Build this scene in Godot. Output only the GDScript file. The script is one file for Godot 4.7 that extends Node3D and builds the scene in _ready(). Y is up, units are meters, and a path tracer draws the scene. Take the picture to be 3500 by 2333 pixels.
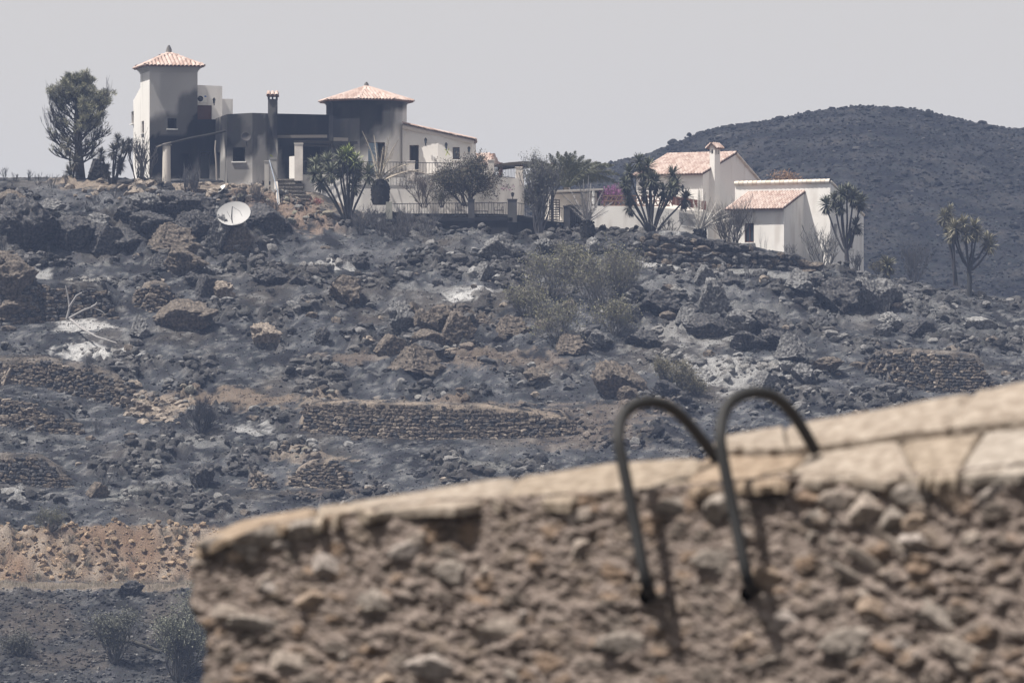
extends Node3D
# A burnt hillside with a sooted villa and a white house, seen over a rubble wall with two pool rails.
# World: y up, metres, camera at the origin looking along -z. "depth" below always means -z.

const F := 19440.0          # focal length in photograph pixels (200 mm lens on a 3500 px wide frame)
const CX := 1750.0
const CY := 1166.5
const PITCH := 0.01745
var sun_dir := Vector3(-0.41, 0.88, 0.175).normalized()

var rng := RandomNumberGenerator.new()
var na := FastNoiseLite.new()
var nb := FastNoiseLite.new()
var nc := FastNoiseLite.new()
var M := {}
var used := {}

func _ready():
	setup_view()
	rng.seed = 11
	na.seed = 3; na.frequency = 0.07; na.fractal_octaves = 4
	nb.seed = 8; nb.frequency = 0.45; nb.fractal_octaves = 4
	nc.seed = 21; nc.frequency = 1.0; nc.fractal_type = FastNoiseLite.FRACTAL_RIDGED; nc.fractal_octaves = 3
	make_materials()
	make_rock_shapes()
	lay_profile()
	register_terraces()
	build_ground()
	build_far_hill()
	build_villa()
	build_garden()
	build_white_house()
	build_terrace_walls()
	build_boulders()
	build_rubble()
	build_plants()
	build_near_wall()

func setup_view():
	var cam := Camera3D.new()
	cam.name = "camera"
	cam.keep_aspect = Camera3D.KEEP_HEIGHT
	cam.fov = 6.862
	cam.near = 0.5
	cam.far = 6000.0
	cam.rotation = Vector3(PITCH, 0, 0)
	var at := CameraAttributesPhysical.new()
	at.frustum_focal_length = 200.0
	at.frustum_focus_distance = 418.0
	at.exposure_aperture = 5.6
	at.frustum_near = 0.5
	at.frustum_far = 6000.0
	cam.attributes = at
	add_child(cam)
	cam.fov = 6.862
	cam.current = true
	var sky_mat := ProceduralSkyMaterial.new()
	sky_mat.sky_top_color = Color(0.635, 0.632, 0.638)
	sky_mat.sky_horizon_color = Color(0.70, 0.688, 0.678)
	sky_mat.sky_curve = 0.25
	sky_mat.ground_horizon_color = Color(0.45, 0.44, 0.44)
	sky_mat.ground_bottom_color = Color(0.22, 0.22, 0.23)
	sky_mat.sun_angle_max = 1.0
	var sky := Sky.new()
	sky.sky_material = sky_mat
	var e := Environment.new()
	e.background_mode = Environment.BG_SKY
	e.sky = sky
	e.tonemap_mode = Environment.TONE_MAPPER_LINEAR
	e.tonemap_exposure = 1.55
	e.fog_enabled = true
	e.fog_mode = Environment.FOG_MODE_EXPONENTIAL
	e.fog_density = 0.00026
	e.fog_light_color = Color(0.72, 0.81, 1.0)
	e.sdfgi_enabled = true
	e.ssao_enabled = true
	e.ssil_enabled = true
	var we := WorldEnvironment.new()
	we.name = "surroundings"
	we.environment = e
	add_child(we)
	var sun := DirectionalLight3D.new()
	sun.name = "sun"
	sun.light_energy = 1.55
	sun.light_angular_distance = 0.6
	sun.light_color = Color(1.0, 0.975, 0.94)
	sun.shadow_enabled = true
	sun.transform = Transform3D(Basis.looking_at(-sun_dir, Vector3(0, 0, -1)), sun_dir * 50.0)
	add_child(sun)

# ---------------------------------------------------------------- helpers
func pt(px: float, py: float, d: float) -> Vector3:
	var a := (CY - py) / F
	var up := a * cos(PITCH) + sin(PITCH)
	var fw := cos(PITCH) - a * sin(PITCH)
	return Vector3(d * (px - CX) / F / fw, d * up / fw, -d)

func mpp(d: float) -> float:      # metres in one photograph pixel at that depth
	return d / F

class MB:
	var v := PackedVector3Array()
	var n := PackedVector3Array()
	var c := PackedColorArray()
	var ix := PackedInt32Array()
	func tri(p: Vector3, q: Vector3, r: Vector3, col := Color.WHITE) -> void:
		var nn := (q - p).cross(r - p).normalized()
		var k := v.size()
		v.append(p); v.append(q); v.append(r)
		n.append(nn); n.append(nn); n.append(nn)
		c.append(col); c.append(col); c.append(col)
		ix.append(k); ix.append(k + 2); ix.append(k + 1)
	func quad(p: Vector3, q: Vector3, r: Vector3, s: Vector3, col := Color.WHITE) -> void:
		var nn := (r - p).cross(s - q).normalized()
		var k := v.size()
		v.append(p); v.append(q); v.append(r); v.append(s)
		for i in 4:
			n.append(nn); c.append(col)
		ix.append(k); ix.append(k + 2); ix.append(k + 1)
		ix.append(k); ix.append(k + 3); ix.append(k + 2)
	func quadc(p: Vector3, q: Vector3, r: Vector3, s: Vector3, a: Color, b: Color, cc: Color, d: Color) -> void:
		var k := c.size()
		quad(p, q, r, s, a)
		c[k + 1] = b; c[k + 2] = cc; c[k + 3] = d
	func box(at: Vector3, size: Vector3, b := Basis.IDENTITY, col := Color.WHITE) -> void:
		var x := b.x * size.x * 0.5
		var y := b.y * size.y * 0.5
		var z := b.z * size.z * 0.5
		quad(at - x - y + z, at + x - y + z, at + x + y + z, at - x + y + z, col)
		quad(at + x - y - z, at - x - y - z, at - x + y - z, at + x + y - z, col)
		quad(at + x - y + z, at + x - y - z, at + x + y - z, at + x + y + z, col)
		quad(at - x - y - z, at - x - y + z, at - x + y + z, at - x + y - z, col)
		quad(at - x + y + z, at + x + y + z, at + x + y - z, at - x + y - z, col)
		quad(at - x - y - z, at + x - y - z, at + x - y + z, at - x - y + z, col)
	func tube(p: PackedVector3Array, r: PackedFloat32Array, sides := 5, col := Color.WHITE, caps := true) -> void:
		var m := p.size()
		if m < 2:
			return
		var t := (p[1] - p[0]).normalized()
		var u := t.cross(Vector3(0.31, 0.2, 0.93))
		if u.length() < 0.1:
			u = t.cross(Vector3(1, 0, 0))
		u = u.normalized()
		var k := v.size()
		for i in m:
			if i > 0 and i < m - 1:
				t = (p[i + 1] - p[i - 1]).normalized()
			elif i == m - 1:
				t = (p[i] - p[i - 1]).normalized()
			u = (u - t * u.dot(t)).normalized()
			var w := t.cross(u)
			for s in sides:
				var a := TAU * s / sides
				var o := u * cos(a) + w * sin(a)
				v.append(p[i] + o * r[i]); n.append(o); c.append(col)
		for i in m - 1:
			for s in sides:
				var a0 := k + i * sides + s
				var a1 := k + i * sides + (s + 1) % sides
				ix.append(a0); ix.append(a1 + sides); ix.append(a1)
				ix.append(a0); ix.append(a0 + sides); ix.append(a1 + sides)
		if caps:
			for e in [0, m - 1]:
				var kk := v.size()
				var cn := (p[0] - p[1]).normalized() if e == 0 else (p[m - 1] - p[m - 2]).normalized()
				for s in sides:
					v.append(v[k + e * sides + s]); n.append(cn); c.append(col)
				for s in range(1, sides - 1):
					ix.append(kk); ix.append(kk + s); ix.append(kk + s + 1)
	func grid(rows: int, cols: int, k: int) -> void:      # joins rows*cols points already added from k, smooth normals
		for i in rows - 1:
			for j in cols - 1:
				var a := k + i * cols + j
				ix.append(a); ix.append(a + cols + 1); ix.append(a + 1)
				ix.append(a); ix.append(a + cols); ix.append(a + cols + 1)
	func smooth(from := 0) -> void:
		n.resize(v.size())
		for i in range(from, v.size()):
			n[i] = Vector3.ZERO
		for t in range(0, ix.size(), 3):
			var a := ix[t]
			if a < from:
				continue
			var f := (v[ix[t + 2]] - v[a]).cross(v[ix[t + 1]] - v[a])
			n[a] += f; n[ix[t + 1]] += f; n[ix[t + 2]] += f
		for i in range(from, v.size()):
			n[i] = n[i].normalized()
	func mesh() -> ArrayMesh:
		var a := []
		a.resize(Mesh.ARRAY_MAX)
		a[Mesh.ARRAY_VERTEX] = v
		a[Mesh.ARRAY_NORMAL] = n
		a[Mesh.ARRAY_COLOR] = c
		a[Mesh.ARRAY_INDEX] = ix
		var m := ArrayMesh.new()
		m.add_surface_from_arrays(Mesh.PRIMITIVE_TRIANGLES, a)
		return m

func numbered(called: String) -> String:
	if not used.has(called):
		used[called] = 0
		return called
	used[called] += 1
	return "%s_%03d" % [called, used[called]]

func tag(o: Node, label: String, category := "", group := "", kind := "") -> Node:
	if label != "": o.set_meta("label", label)
	if category != "": o.set_meta("category", category)
	if group != "": o.set_meta("group", group)
	if kind != "": o.set_meta("kind", kind)
	return o

func base(called: String, at: Vector3, label: String, category: String, group := "") -> Node3D:
	var o := Node3D.new()
	o.name = numbered(called)
	o.position = at
	add_child(o, true)
	tag(o, label, category, group, "thing")
	return o

func put(m: Mesh, mat: Material, called: String, parent: Node, tr := Transform3D.IDENTITY) -> MeshInstance3D:
	var o := MeshInstance3D.new()
	o.name = called if parent != self else numbered(called)
	o.mesh = m
	o.material_override = mat
	o.transform = tr
	parent.add_child(o, true)
	return o

func part(b: MB, mat: Material, called: String, parent: Node) -> MeshInstance3D:   # mesh in world coordinates under a thing placed anywhere
	var o := MeshInstance3D.new()
	o.name = called if parent != self else numbered(called)
	o.mesh = b.mesh()
	o.material_override = mat
	parent.add_child(o, true)
	if parent != self:
		o.position = -world_of(parent)
	return o

func world_of(p: Node) -> Vector3:
	var s := Vector3.ZERO
	while p != self and p is Node3D:
		s += p.position
		p = p.get_parent()
	return s

func rnd(a: float, b: float) -> float:
	return rng.randf_range(a, b)

func noise_tex(freq: float, seed_: int, ramp: Array, size := 512, normal := false, bump := 6.0, type := FastNoiseLite.TYPE_SIMPLEX, ridged := false) -> NoiseTexture2D:
	var f := FastNoiseLite.new()
	f.seed = seed_
	f.frequency = freq
	f.noise_type = type
	f.fractal_octaves = 5
	if ridged: f.fractal_type = FastNoiseLite.FRACTAL_RIDGED
	var t := NoiseTexture2D.new()
	t.width = size
	t.height = size
	t.seamless = true
	t.noise = f
	if normal:
		t.as_normal_map = true
		t.bump_strength = bump
	elif ramp.size():
		var g := Gradient.new()
		var offs := PackedFloat32Array()
		var cols := PackedColorArray()
		for r in ramp:
			offs.append(r[0]); cols.append(r[1].linear_to_srgb())
		g.offsets = offs
		g.colors = cols
		t.color_ramp = g
	return t

func surf(col: Color, rough: float, tex: Texture2D = null, nrm: Texture2D = null, scale := 1.0, vc := false, nscale := 1.0) -> StandardMaterial3D:
	var m := StandardMaterial3D.new()
	m.albedo_color = col.linear_to_srgb()
	m.roughness = rough
	m.metallic_specular = 0.3
	m.vertex_color_use_as_albedo = vc
	if tex: m.albedo_texture = tex
	if nrm:
		m.normal_enabled = true
		m.normal_texture = nrm
		m.normal_scale = nscale
	if tex or nrm:
		m.uv1_triplanar = true
		m.uv1_world_triplanar = true
		m.uv1_scale = Vector3.ONE * scale
	return m

func grey(a: float) -> Color:
	return Color(a, a, a)

func make_materials():
	var nrm_rock := noise_tex(0.02, 5, [], 512, true, 9.0)
	var nrm_fine := noise_tex(0.05, 9, [], 512, true, 6.0)
	var mott := noise_tex(0.016, 31, [[0.0, grey(0.45)], [0.42, grey(0.75)], [0.55, grey(1.0)], [0.75, grey(1.25)], [1.0, grey(1.6)]])
	var speck := noise_tex(0.03, 41, [[0.0, grey(0.22)], [0.42, grey(0.5)], [0.58, grey(0.8)], [0.75, grey(1.0)], [1.0, grey(1.0)]])
	M.ground = surf(Color(1, 1, 1), 0.95, speck, nrm_rock, 0.7, true, 1.6)
	M.hill = surf(Color(1, 1, 1), 0.95, speck, nrm_rock, 0.12, true, 1.0)
	M.bank = surf(Color(1, 1, 1), 0.95, speck, nrm_rock, 0.5, true, 1.2)
	var kinds := {
		"charred": [[0.0, Color(.016, .016, .018)], [0.45, Color(.042, .042, .046)], [0.62, Color(.078, .074, .073)], [1.0, Color(.18, .175, .17)]],
		"rock_grey": [[0.0, Color(.036, .036, .038)], [0.45, Color(.095, .094, .095)], [0.62, Color(.155, .152, .15)], [1.0, Color(.30, .295, .29)]],
		"rock_brown": [[0.0, Color(.034, .031, .029)], [0.45, Color(.085, .072, .061)], [0.62, Color(.135, .113, .094)], [1.0, Color(.25, .215, .185)]],
		"rock_tan": [[0.0, Color(.07, .06, .05)], [0.45, Color(.18, .152, .126)], [0.62, Color(.26, .218, .18)], [1.0, Color(.42, .37, .32)]],
		"rock_ash": [[0.0, Color(.07, .07, .072)], [0.45, Color(.17, .168, .165)], [0.62, Color(.25, .245, .24)], [1.0, Color(.42, .41, .4)]],
	}
	var i := 0
	for k in kinds:
		M[k] = surf(Color(1, 1, 1), 0.92, noise_tex(0.014, 60 + i, kinds[k]), nrm_rock, 0.45, false, 1.1)
		i += 1
	M.rock_mix = surf(Color(1, 1, 1), 0.93, speck, nrm_rock, 0.6, true, 1.0)
	M.plaster = surf(Color(1, 1, 1), 0.9, noise_tex(0.02, 91, [[0.0, grey(0.9)], [0.5, grey(0.98)], [1.0, grey(1.0)]]), noise_tex(0.03, 92, [], 512, true, 3.0), 0.8, true, 0.5)
	M.tile = []
	for c in [Color(.49, .375, .32), Color(.55, .43, .37), Color(.42, .305, .255), Color(.60, .49, .43), Color(.52, .41, .355)]:
		M.tile.append(surf(c * Color(.90, .90, .92), 0.85, noise_tex(0.02, 95, [[0.0, grey(0.65)], [0.5, grey(0.95)], [1.0, grey(1.15)]]), null, 1.2))
	M.tile_bed = surf(Color(.20, .12, .09), 0.9)
	M.terracotta = surf(Color(.27, .17, .13), 0.9)
	M.wood_burnt = surf(Color(.025, .023, .022), 0.9, null, nrm_fine, 1.5)
	M.wood_grey = surf(Color(.16, .145, .13), 0.9, null, nrm_fine, 1.5)
	M.iron = surf(Color(.03, .03, .033), 0.6)
	M.dark = surf(Color(.012, .012, .013), 0.9)
	M.brown_door = surf(Color(.10, .045, .032), 0.7)
	M.frame = surf(Color(.09, .06, .05), 0.6)
	M.glass = surf(Color(.03, .04, .05), 0.08)
	M.glass.metallic_specular = 0.6
	M.white = surf(Color(.74, .73, .70), 0.6)
	M.dish = surf(Color(.36, .355, .35), 0.55)
	M.dish_dark = surf(Color(.07, .065, .065), 0.7)
	M.leaf = surf(Color(1, 1, 1), 0.75, null, null, 1.0, true)
	M.leaf.backlight_enabled = true
	M.leaf.backlight = Color(.12, .12, .08)
	M.bark = surf(Color(1, 1, 1), 0.92, null, nrm_rock, 1.5, true)
	M.stone_step = surf(Color(1, 1, 1), 0.9, mott, nrm_rock, 0.8, true)
	M.metal_rail = surf(Color(.03, .03, .031), 0.6)
	M.mortar = surf(Color(1, 1, 1), 0.95, noise_tex(0.02, 77, [[0.0, grey(0.55)], [0.5, grey(0.9)], [1.0, grey(1.2)]]), nrm_rock, 3.0, true, 1.0)
	M.near_stone = []
	for c in [[Color(.20, .168, .145), Color(.35, .30, .26)], [Color(.17, .148, .13), Color(.30, .262, .232)], [Color(.20, .152, .118), Color(.34, .27, .215)], [Color(.22, .19, .172), Color(.36, .318, .29)]]:
		M.near_stone.append(surf(Color(1, 1, 1), 0.9, noise_tex(0.02, 101, [[0.0, c[0] * 0.6], [0.45, c[0]], [0.65, c[1]], [1.0, c[1] * 1.2]]), nrm_rock, 2.5))
	M.slab = []
	for c in [[Color(.37, .31, .25), Color(.53, .46, .385)], [Color(.41, .35, .295), Color(.56, .50, .435)], [Color(.37, .29, .22), Color(.52, .425, .335)], [Color(.42, .375, .33), Color(.57, .525, .475)]]:
		M.slab.append(surf(Color(.56, .54, .52), 0.9, noise_tex(0.012, 111, [[0.0, c[0] * 0.75], [0.45, c[0]], [0.62, c[1]], [1.0, c[1] * 1.1]]), nrm_rock, 1.6))

# ---------------------------------------------------------------- rocks
var rock_big := []
var rock_mid := []
var rock_small := []
var rock_block := []

func icosphere(level: int) -> Array:
	var t := (1.0 + sqrt(5.0)) / 2.0
	var v := [Vector3(-1, t, 0), Vector3(1, t, 0), Vector3(-1, -t, 0), Vector3(1, -t, 0), Vector3(0, -1, t), Vector3(0, 1, t), Vector3(0, -1, -t), Vector3(0, 1, -t), Vector3(t, 0, -1), Vector3(t, 0, 1), Vector3(-t, 0, -1), Vector3(-t, 0, 1)]
	for i in 12: v[i] = v[i].normalized()
	var f := [[0, 11, 5], [0, 5, 1], [0, 1, 7], [0, 7, 10], [0, 10, 11], [1, 5, 9], [5, 11, 4], [11, 10, 2], [10, 7, 6], [7, 1, 8], [3, 9, 4], [3, 4, 2], [3, 2, 6], [3, 6, 8], [3, 8, 9], [4, 9, 5], [2, 4, 11], [6, 2, 10], [8, 6, 7], [9, 8, 1]]
	for l in level:
		var mid := {}
		var g := []
		for t3 in f:
			var m := []
			for e in 3:
				var a: int = min(t3[e], t3[(e + 1) % 3])
				var b: int = max(t3[e], t3[(e + 1) % 3])
				var key := a * 100000 + b
				if not mid.has(key):
					mid[key] = v.size()
					v.append(((v[a] + v[b]) * 0.5).normalized())
				m.append(mid[key])
			g.append([t3[0], m[0], m[2]]); g.append([t3[1], m[1], m[0]]); g.append([t3[2], m[2], m[1]]); g.append([m[0], m[1], m[2]])
		f = g
	return [v, f]

func rock_mesh(level: int, seed_: int, rough: float, cuts: int) -> ArrayMesh:
	var ico := icosphere(level)
	var r := RandomNumberGenerator.new()
	r.seed = seed_
	var planes := []
	for k in cuts:
		planes.append([Vector3(r.randfn(), r.randfn(), r.randfn()).normalized(), r.randf_range(0.48, 0.84)])
	var off := Vector3(seed_ * 7.3, seed_ * 3.1, seed_ * 1.7)
	var q := PackedVector3Array()
	for p in ico[0]:
		var w: Vector3 = p * (1.0 + 0.34 * rough * nb.get_noise_3dv(p * 2.6 + off) + 0.22 * rough * nc.get_noise_3dv(p * 1.3 + off))
		for pl in planes:
			var o: float = w.dot(pl[0]) - pl[1]
			if o > 0.0: w -= pl[0] * o * 0.97
		if level > 2: w += p * rough * (0.09 * nb.get_noise_3dv(p * 10.0 + off) + 0.08 * nc.get_noise_3dv(p * 3.2 + off))
		q.append(w * 1.22)
	var b := MB.new()
	if level > 2:
		for w in q:
			b.v.append(w); b.c.append(Color.WHITE)
		for t in ico[1]:
			b.ix.append(t[0]); b.ix.append(t[2]); b.ix.append(t[1])
		b.smooth()
	else:      # broken faces keep their edges
		for t in ico[1]: b.tri(q[t[0]], q[t[1]], q[t[2]])
	return b.mesh()

func block_mesh(seed_: int) -> ArrayMesh:      # a roughly squared wall stone
	var ico := icosphere(2)
	var r := RandomNumberGenerator.new()
	r.seed = seed_
	var skew := Vector3(r.randf_range(-0.25, 0.25), r.randf_range(-0.25, 0.25), r.randf_range(-0.2, 0.2))
	var off := Vector3(seed_ * 3.3, seed_ * 1.1, seed_ * 2.7)
	var q := PackedVector3Array()
	for p in ico[0]:
		var big: float = maxf(absf(p.x), maxf(absf(p.y), absf(p.z)))
		var w: Vector3 = p.lerp(p / big, 0.62) * (1.0 + 0.22 * nb.get_noise_3dv(p * 2.2 + off))
		w.x += skew.x * w.y; w.y += skew.y * w.x
		q.append(w)
	var b := MB.new()
	for t in ico[1]: b.tri(q[t[0]], q[t[1]], q[t[2]])
	return b.mesh()

func make_rock_shapes():
	for i in 7: rock_big.append(rock_mesh(4, 100 + i, 1.35, 7))
	for i in 7: rock_mid.append(rock_mesh(2, 200 + i, 1.1, 7))
	for i in 7: rock_small.append(rock_mesh(1, 300 + i, 0.9, 6))
	for i in 8: rock_block.append(block_mesh(400 + i))

# ---------------------------------------------------------------- terrain profile
# Ground rows: for each depth the photograph row where the ground stands, at a few photograph columns.
var pcol := [-500.0, 0.0, 500.0, 900.0, 1050.0, 1300.0, 1700.0, 2100.0, 2500.0, 2800.0, 3000.0, 3250.0, 3500.0, 4000.0]
var pdep := []
var prow := []
var near_prof := [[0.0, -1.78], [27.0, -1.82], [45.0, -7.0], [150.0, -33.0], [260.0, -30.0]]

func lay_profile():
	var flat := func(y): return [y, y, y, y, y, y, y, y, y, y, y, y, y, y]
	var rows := [
		[326.0, flat.call(2420.0)], [332.0, flat.call(2330.0)], [341.0, flat.call(2170.0)], [350.0, flat.call(2014.0)], [353.6, flat.call(1992.0)],
		[355.2, flat.call(1900.0)], [356.6, flat.call(1806.0)], [358.2, flat.call(1788.0)],
		[364.0, flat.call(1692.0)], [372.0, flat.call(1562.0)], [380.0, flat.call(1436.0)], [388.0, flat.call(1305.0)], [396.0, [1150.0, 1150.0, 1160.0, 1165.0, 1170.0, 1172.0, 1175.0, 1180.0, 1190.0, 1200.0, 1210.0, 1225.0, 1240.0, 1250.0]],
		[404.0, [990.0, 995.0, 1000.0, 1010.0, 1015.0, 1030.0, 1040.0, 1050.0, 1070.0, 1090.0, 1105.0, 1135.0, 1165.0, 1190.0]],
		[411.0, [885.0, 885.0, 890.0, 895.0, 900.0, 915.0, 930.0, 940.0, 960.0, 990.0, 1015.0, 1060.0, 1105.0, 1150.0]],
		[416.0, [765.0, 770.0, 765.0, 785.0, 800.0, 830.0, 860.0, 870.0, 895.0, 930.0, 965.0, 1015.0, 1062.0, 1110.0]],
		[421.0, [690.0, 690.0, 690.0, 705.0, 730.0, 790.0, 812.0, 826.0, 862.0, 915.0, 958.0, 1005.0, 1042.0, 1080.0]],
		[425.0, [640.0, 640.0, 645.0, 655.0, 690.0, 755.0, 795.0, 808.0, 850.0, 905.0, 950.0, 998.0, 1030.0, 1060.0]],
		[428.5, [615.0, 616.0, 617.0, 618.0, 640.0, 720.0, 780.0, 800.0, 850.0, 905.0, 950.0, 1000.0, 1028.0, 1060.0]],
		[431.0, [612.0, 612.0, 612.0, 612.0, 614.0, 650.0, 740.0, 800.0, 850.0, 912.0, 960.0, 1012.0, 1038.0, 1070.0]],
		[440.0, [640.0, 632.0, 628.0, 628.0, 628.0, 640.0, 720.0, 810.0, 850.0, 930.0, 1000.0, 1050.0, 1080.0, 1120.0]],
		[452.0, [720.0, 700.0, 660.0, 650.0, 650.0, 660.0, 740.0, 850.0, 930.0, 1040.0, 1090.0, 1130.0, 1150.0, 1180.0]],
		[520.0, flat.call(1180.0)], [640.0, flat.call(1330.0)],
	]
	for r in rows:
		pdep.append(r[0])
		prow.append(r[1])

func ground_base(x: float, d: float) -> float:
	if d <= 326.0:
		var i := 0
		while i < near_prof.size() - 2 and d > near_prof[i + 1][0]: i += 1
		var t: float = clamp((d - near_prof[i][0]) / (near_prof[i + 1][0] - near_prof[i][0]), 0.0, 1.0)
		var h: float = lerp(near_prof[i][1], near_prof[i + 1][1], t)
		if d > 260.0:
			h = lerp(-30.0, 326.0 * (PITCH + (CY - 2420.0) / F), smoothstep(0.0, 1.0, (d - 260.0) / 66.0))
		return h
	var u := x / d * F + CX
	var c := 0
	while c < pcol.size() - 2 and u > pcol[c + 1]: c += 1
	var tu: float = clamp((u - pcol[c]) / (pcol[c + 1] - pcol[c]), 0.0, 1.0)
	tu = tu * tu * (3.0 - 2.0 * tu) * 0.5 + tu * 0.5
	var j := 0
	while j < pdep.size() - 2 and d > pdep[j + 1]: j += 1
	var td: float = clamp((d - pdep[j]) / (pdep[j + 1] - pdep[j]), 0.0, 1.0)
	var y0: float = lerp(prow[j][c], prow[j][c + 1], tu)
	var y1: float = lerp(prow[j + 1][c], prow[j + 1][c + 1], tu)
	var y: float = lerp(y0, y1, td)
	return d * tan(PITCH + atan((CY - y) / F))

# dry-stone terraces: [photo points (x, top row, foot row), bump length behind]
var terraces := []
func terrace(pts: Array, back: float) -> Dictionary:
	var w := {"x": [], "d": [], "h": [], "foot": [], "back": back}
	for p in pts:
		var g := cast_base(p[0], p[2])
		w.x.append(g.x); w.d.append(-g.z); w.foot.append(g)
		w.h.append((p[2] - p[1]) * mpp(-g.z) * 1.06)
	w.x0 = w.x[0]; w.x1 = w.x[-1]
	w.dmin = w.d.min() - 1.0; w.dmax = w.d.max() + back + 1.0
	terraces.append(w)
	return w

func cast_base(px: float, py: float) -> Vector3:
	var d := 327.0
	while d < 450.0:
		var p := pt(px, py, d)
		if p.y <= ground_base(p.x, d):
			return p
		d += 0.15
	return pt(px, py, 430.0)

func along(w: Dictionary, x: float) -> Array:
	var i := 0
	while i < w.x.size() - 2 and x > w.x[i + 1]: i += 1
	var t: float = clamp((x - w.x[i]) / (w.x[i + 1] - w.x[i]), 0.0, 1.0)
	return [lerp(float(w.d[i]), float(w.d[i + 1]), t), lerp(float(w.h[i]), float(w.h[i + 1]), t)]

var T := {}
func register_terraces():
	T.mid = terrace([[1020, 1392, 1468], [1200, 1392, 1492], [1450, 1400, 1502], [1700, 1412, 1500], [1960, 1440, 1490]], 7.0)
	T.left_high = terrace([[-120, 1245, 1322], [40, 1248, 1312], [150, 1242, 1322], [300, 1268, 1362], [440, 1320, 1402]], 6.0)
	T.left_mid = terrace([[-120, 1352, 1440], [0, 1365, 1455], [120, 1388, 1475], [265, 1450, 1485]], 5.0)
	T.left_low = terrace([[-120, 1568, 1650], [0, 1572, 1652], [130, 1570, 1662], [235, 1640, 1665]], 5.0)
	T.left_top = terrace([[-100, 985, 1110], [80, 985, 1105], [220, 992, 1095], [350, 1000, 1080], [385, 1060, 1090]], 6.0)
	T.stub_top = terrace([[452, 1000, 1040], [520, 982, 1068], [590, 995, 1055], [608, 1020, 1045]], 3.0)
	T.patch = terrace([[975, 1640, 1660], [1060, 1590, 1668], [1150, 1582, 1672], [1200, 1622, 1668]], 3.0)
	T.patch_small = terrace([[845, 1640, 1660], [880, 1618, 1670], [928, 1640, 1672]], 2.0)
	T.right = terrace([[2950, 1222, 1270], [3060, 1215, 1320], [3200, 1218, 1342], [3340, 1235, 1345], [3400, 1310, 1340]], 6.0)
	T.house = terrace([[2120, 822, 872], [2250, 806, 900], [2350, 812, 912], [2410, 830, 915], [2510, 843, 916], [2625, 868, 920], [2710, 874, 924], [2795, 908, 932]], 2.5)

func name_earth():
	T.mid.earth = 0.85; T.patch.earth = 0.8; T.right.earth = 0.45; T.left_high.earth = 0.4; T.stub_top.earth = 0.5; T.left_low.earth = 0.35; T.patch_small.earth = 0.5

var zones := []      # [world x, depth, radius x, radius depth, extra relief]
func zone(px, py, rx, ry, amp):
	var g := cast_base(px, py)
	var g2 := cast_base(px, py - ry)
	zones.append([g.x, -g.z, rx * mpp(-g.z), max(1.5, -g2.z + g.z), amp])

func bump(x: float, d: float) -> float:
	var s := 0.0
	for w in terraces:
		if x < w.x0 or x > w.x1 or d < w.dmin or d > w.dmax:
			continue
		var a := along(w, x)
		var t: float = d - a[0]
		if t <= 0.12: continue
		var ends: float = clamp(min(x - w.x0, w.x1 - x) / 0.8, 0.0, 1.0)
		s = max(s, a[1] * ends * clamp((t - 0.12) / 0.3, 0.0, 1.0) * (1.0 - smoothstep(0.8, w.back, t)))
	return s

func clump(x: float, d: float) -> float:      # where broken rock breaks through the ash, 0 to 1
	return smoothstep(0.07, 0.32, nb.get_noise_2d(x * 0.30 + 11.0, d * 0.30) + 0.25 * na.get_noise_2d(x * 0.8, d * 0.8))

func by_wall(x: float, d: float) -> float:      # 1 on the levelled strips in front of and behind the terrace walls
	var m := 0.0
	for w in terraces:
		if x < w.x0 - 1.5 or x > w.x1 + 1.5 or d < w.dmin - 2.0 or d > w.dmax: continue
		var a := along(w, x)
		var t: float = d - a[0]
		if t > -2.6 and t < w.back:
			m = maxf(m, smoothstep(-2.6, -1.2, t) * (1.0 - smoothstep(w.back * 0.5, w.back, t)) * clampf((minf(x - w.x0, w.x1 - x) + 1.5) / 1.5, 0.0, 1.0))
	return m

func relief(x: float, d: float) -> float:
	var amp := 0.0
	for z in zones:
		var q: float = pow((x - z[0]) / z[2], 2) + pow((d - z[1]) / z[3], 2)
		if q < 1.6: amp = max(amp, z[4] * (1.0 - smoothstep(0.3, 1.6, q)))
	var flatten := 1.0 - smoothstep(426.0, 429.0, d) * 0.7
	if x > 15.0: flatten = minf(flatten, 1.0 - smoothstep(418.5, 421.0, d) * 0.8)
	var r := 0.22 * nb.get_noise_2d(x * 0.9, d * 0.9) + 0.35 * na.get_noise_2d(x * 3.0, d * 3.0) + 0.10 * nc.get_noise_2d(x * 2.0 + 40.0, d * 2.0)
	if amp > 0.0:
		r += amp * (0.8 * nc.get_noise_2d(x * 0.28, d * 0.28) + 0.35 * nc.get_noise_2d(x * 0.9 + 9.0, d * 0.9))
	var cl := clump(x, d)
	if cl > 0.0 and d > 358.0:
		r += cl * (0.62 * nc.get_noise_2d(x * 1.25 + 17.0, d * 1.25) + 0.22 * nb.get_noise_2d(x * 3.0, d * 3.0) + 0.1)
	if d > 353.0 and d < 358.5:      # gullies and ledges of the road cut
		var k := smoothstep(353.0, 354.2, d) * (1.0 - smoothstep(357.0, 358.5, d))
		r += k * (0.45 * nc.get_noise_2d(x * 0.55, d * 0.12) + 0.35 * nb.get_noise_2d(x * 1.6, d * 1.1) - 0.1)
	return r * flatten * (1.0 - 0.85 * by_wall(x, d))

func ground(x: float, d: float) -> float:
	return ground_base(x, d) + bump(x, d) + relief(x, d)

func cast(px: float, py: float) -> Vector3:
	var d := 327.5
	while d < 450.0:
		var p := pt(px, py, d)
		if p.y <= ground(p.x, d):
			return p
		d += 0.12
	return pt(px, py, 429.0)

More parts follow.
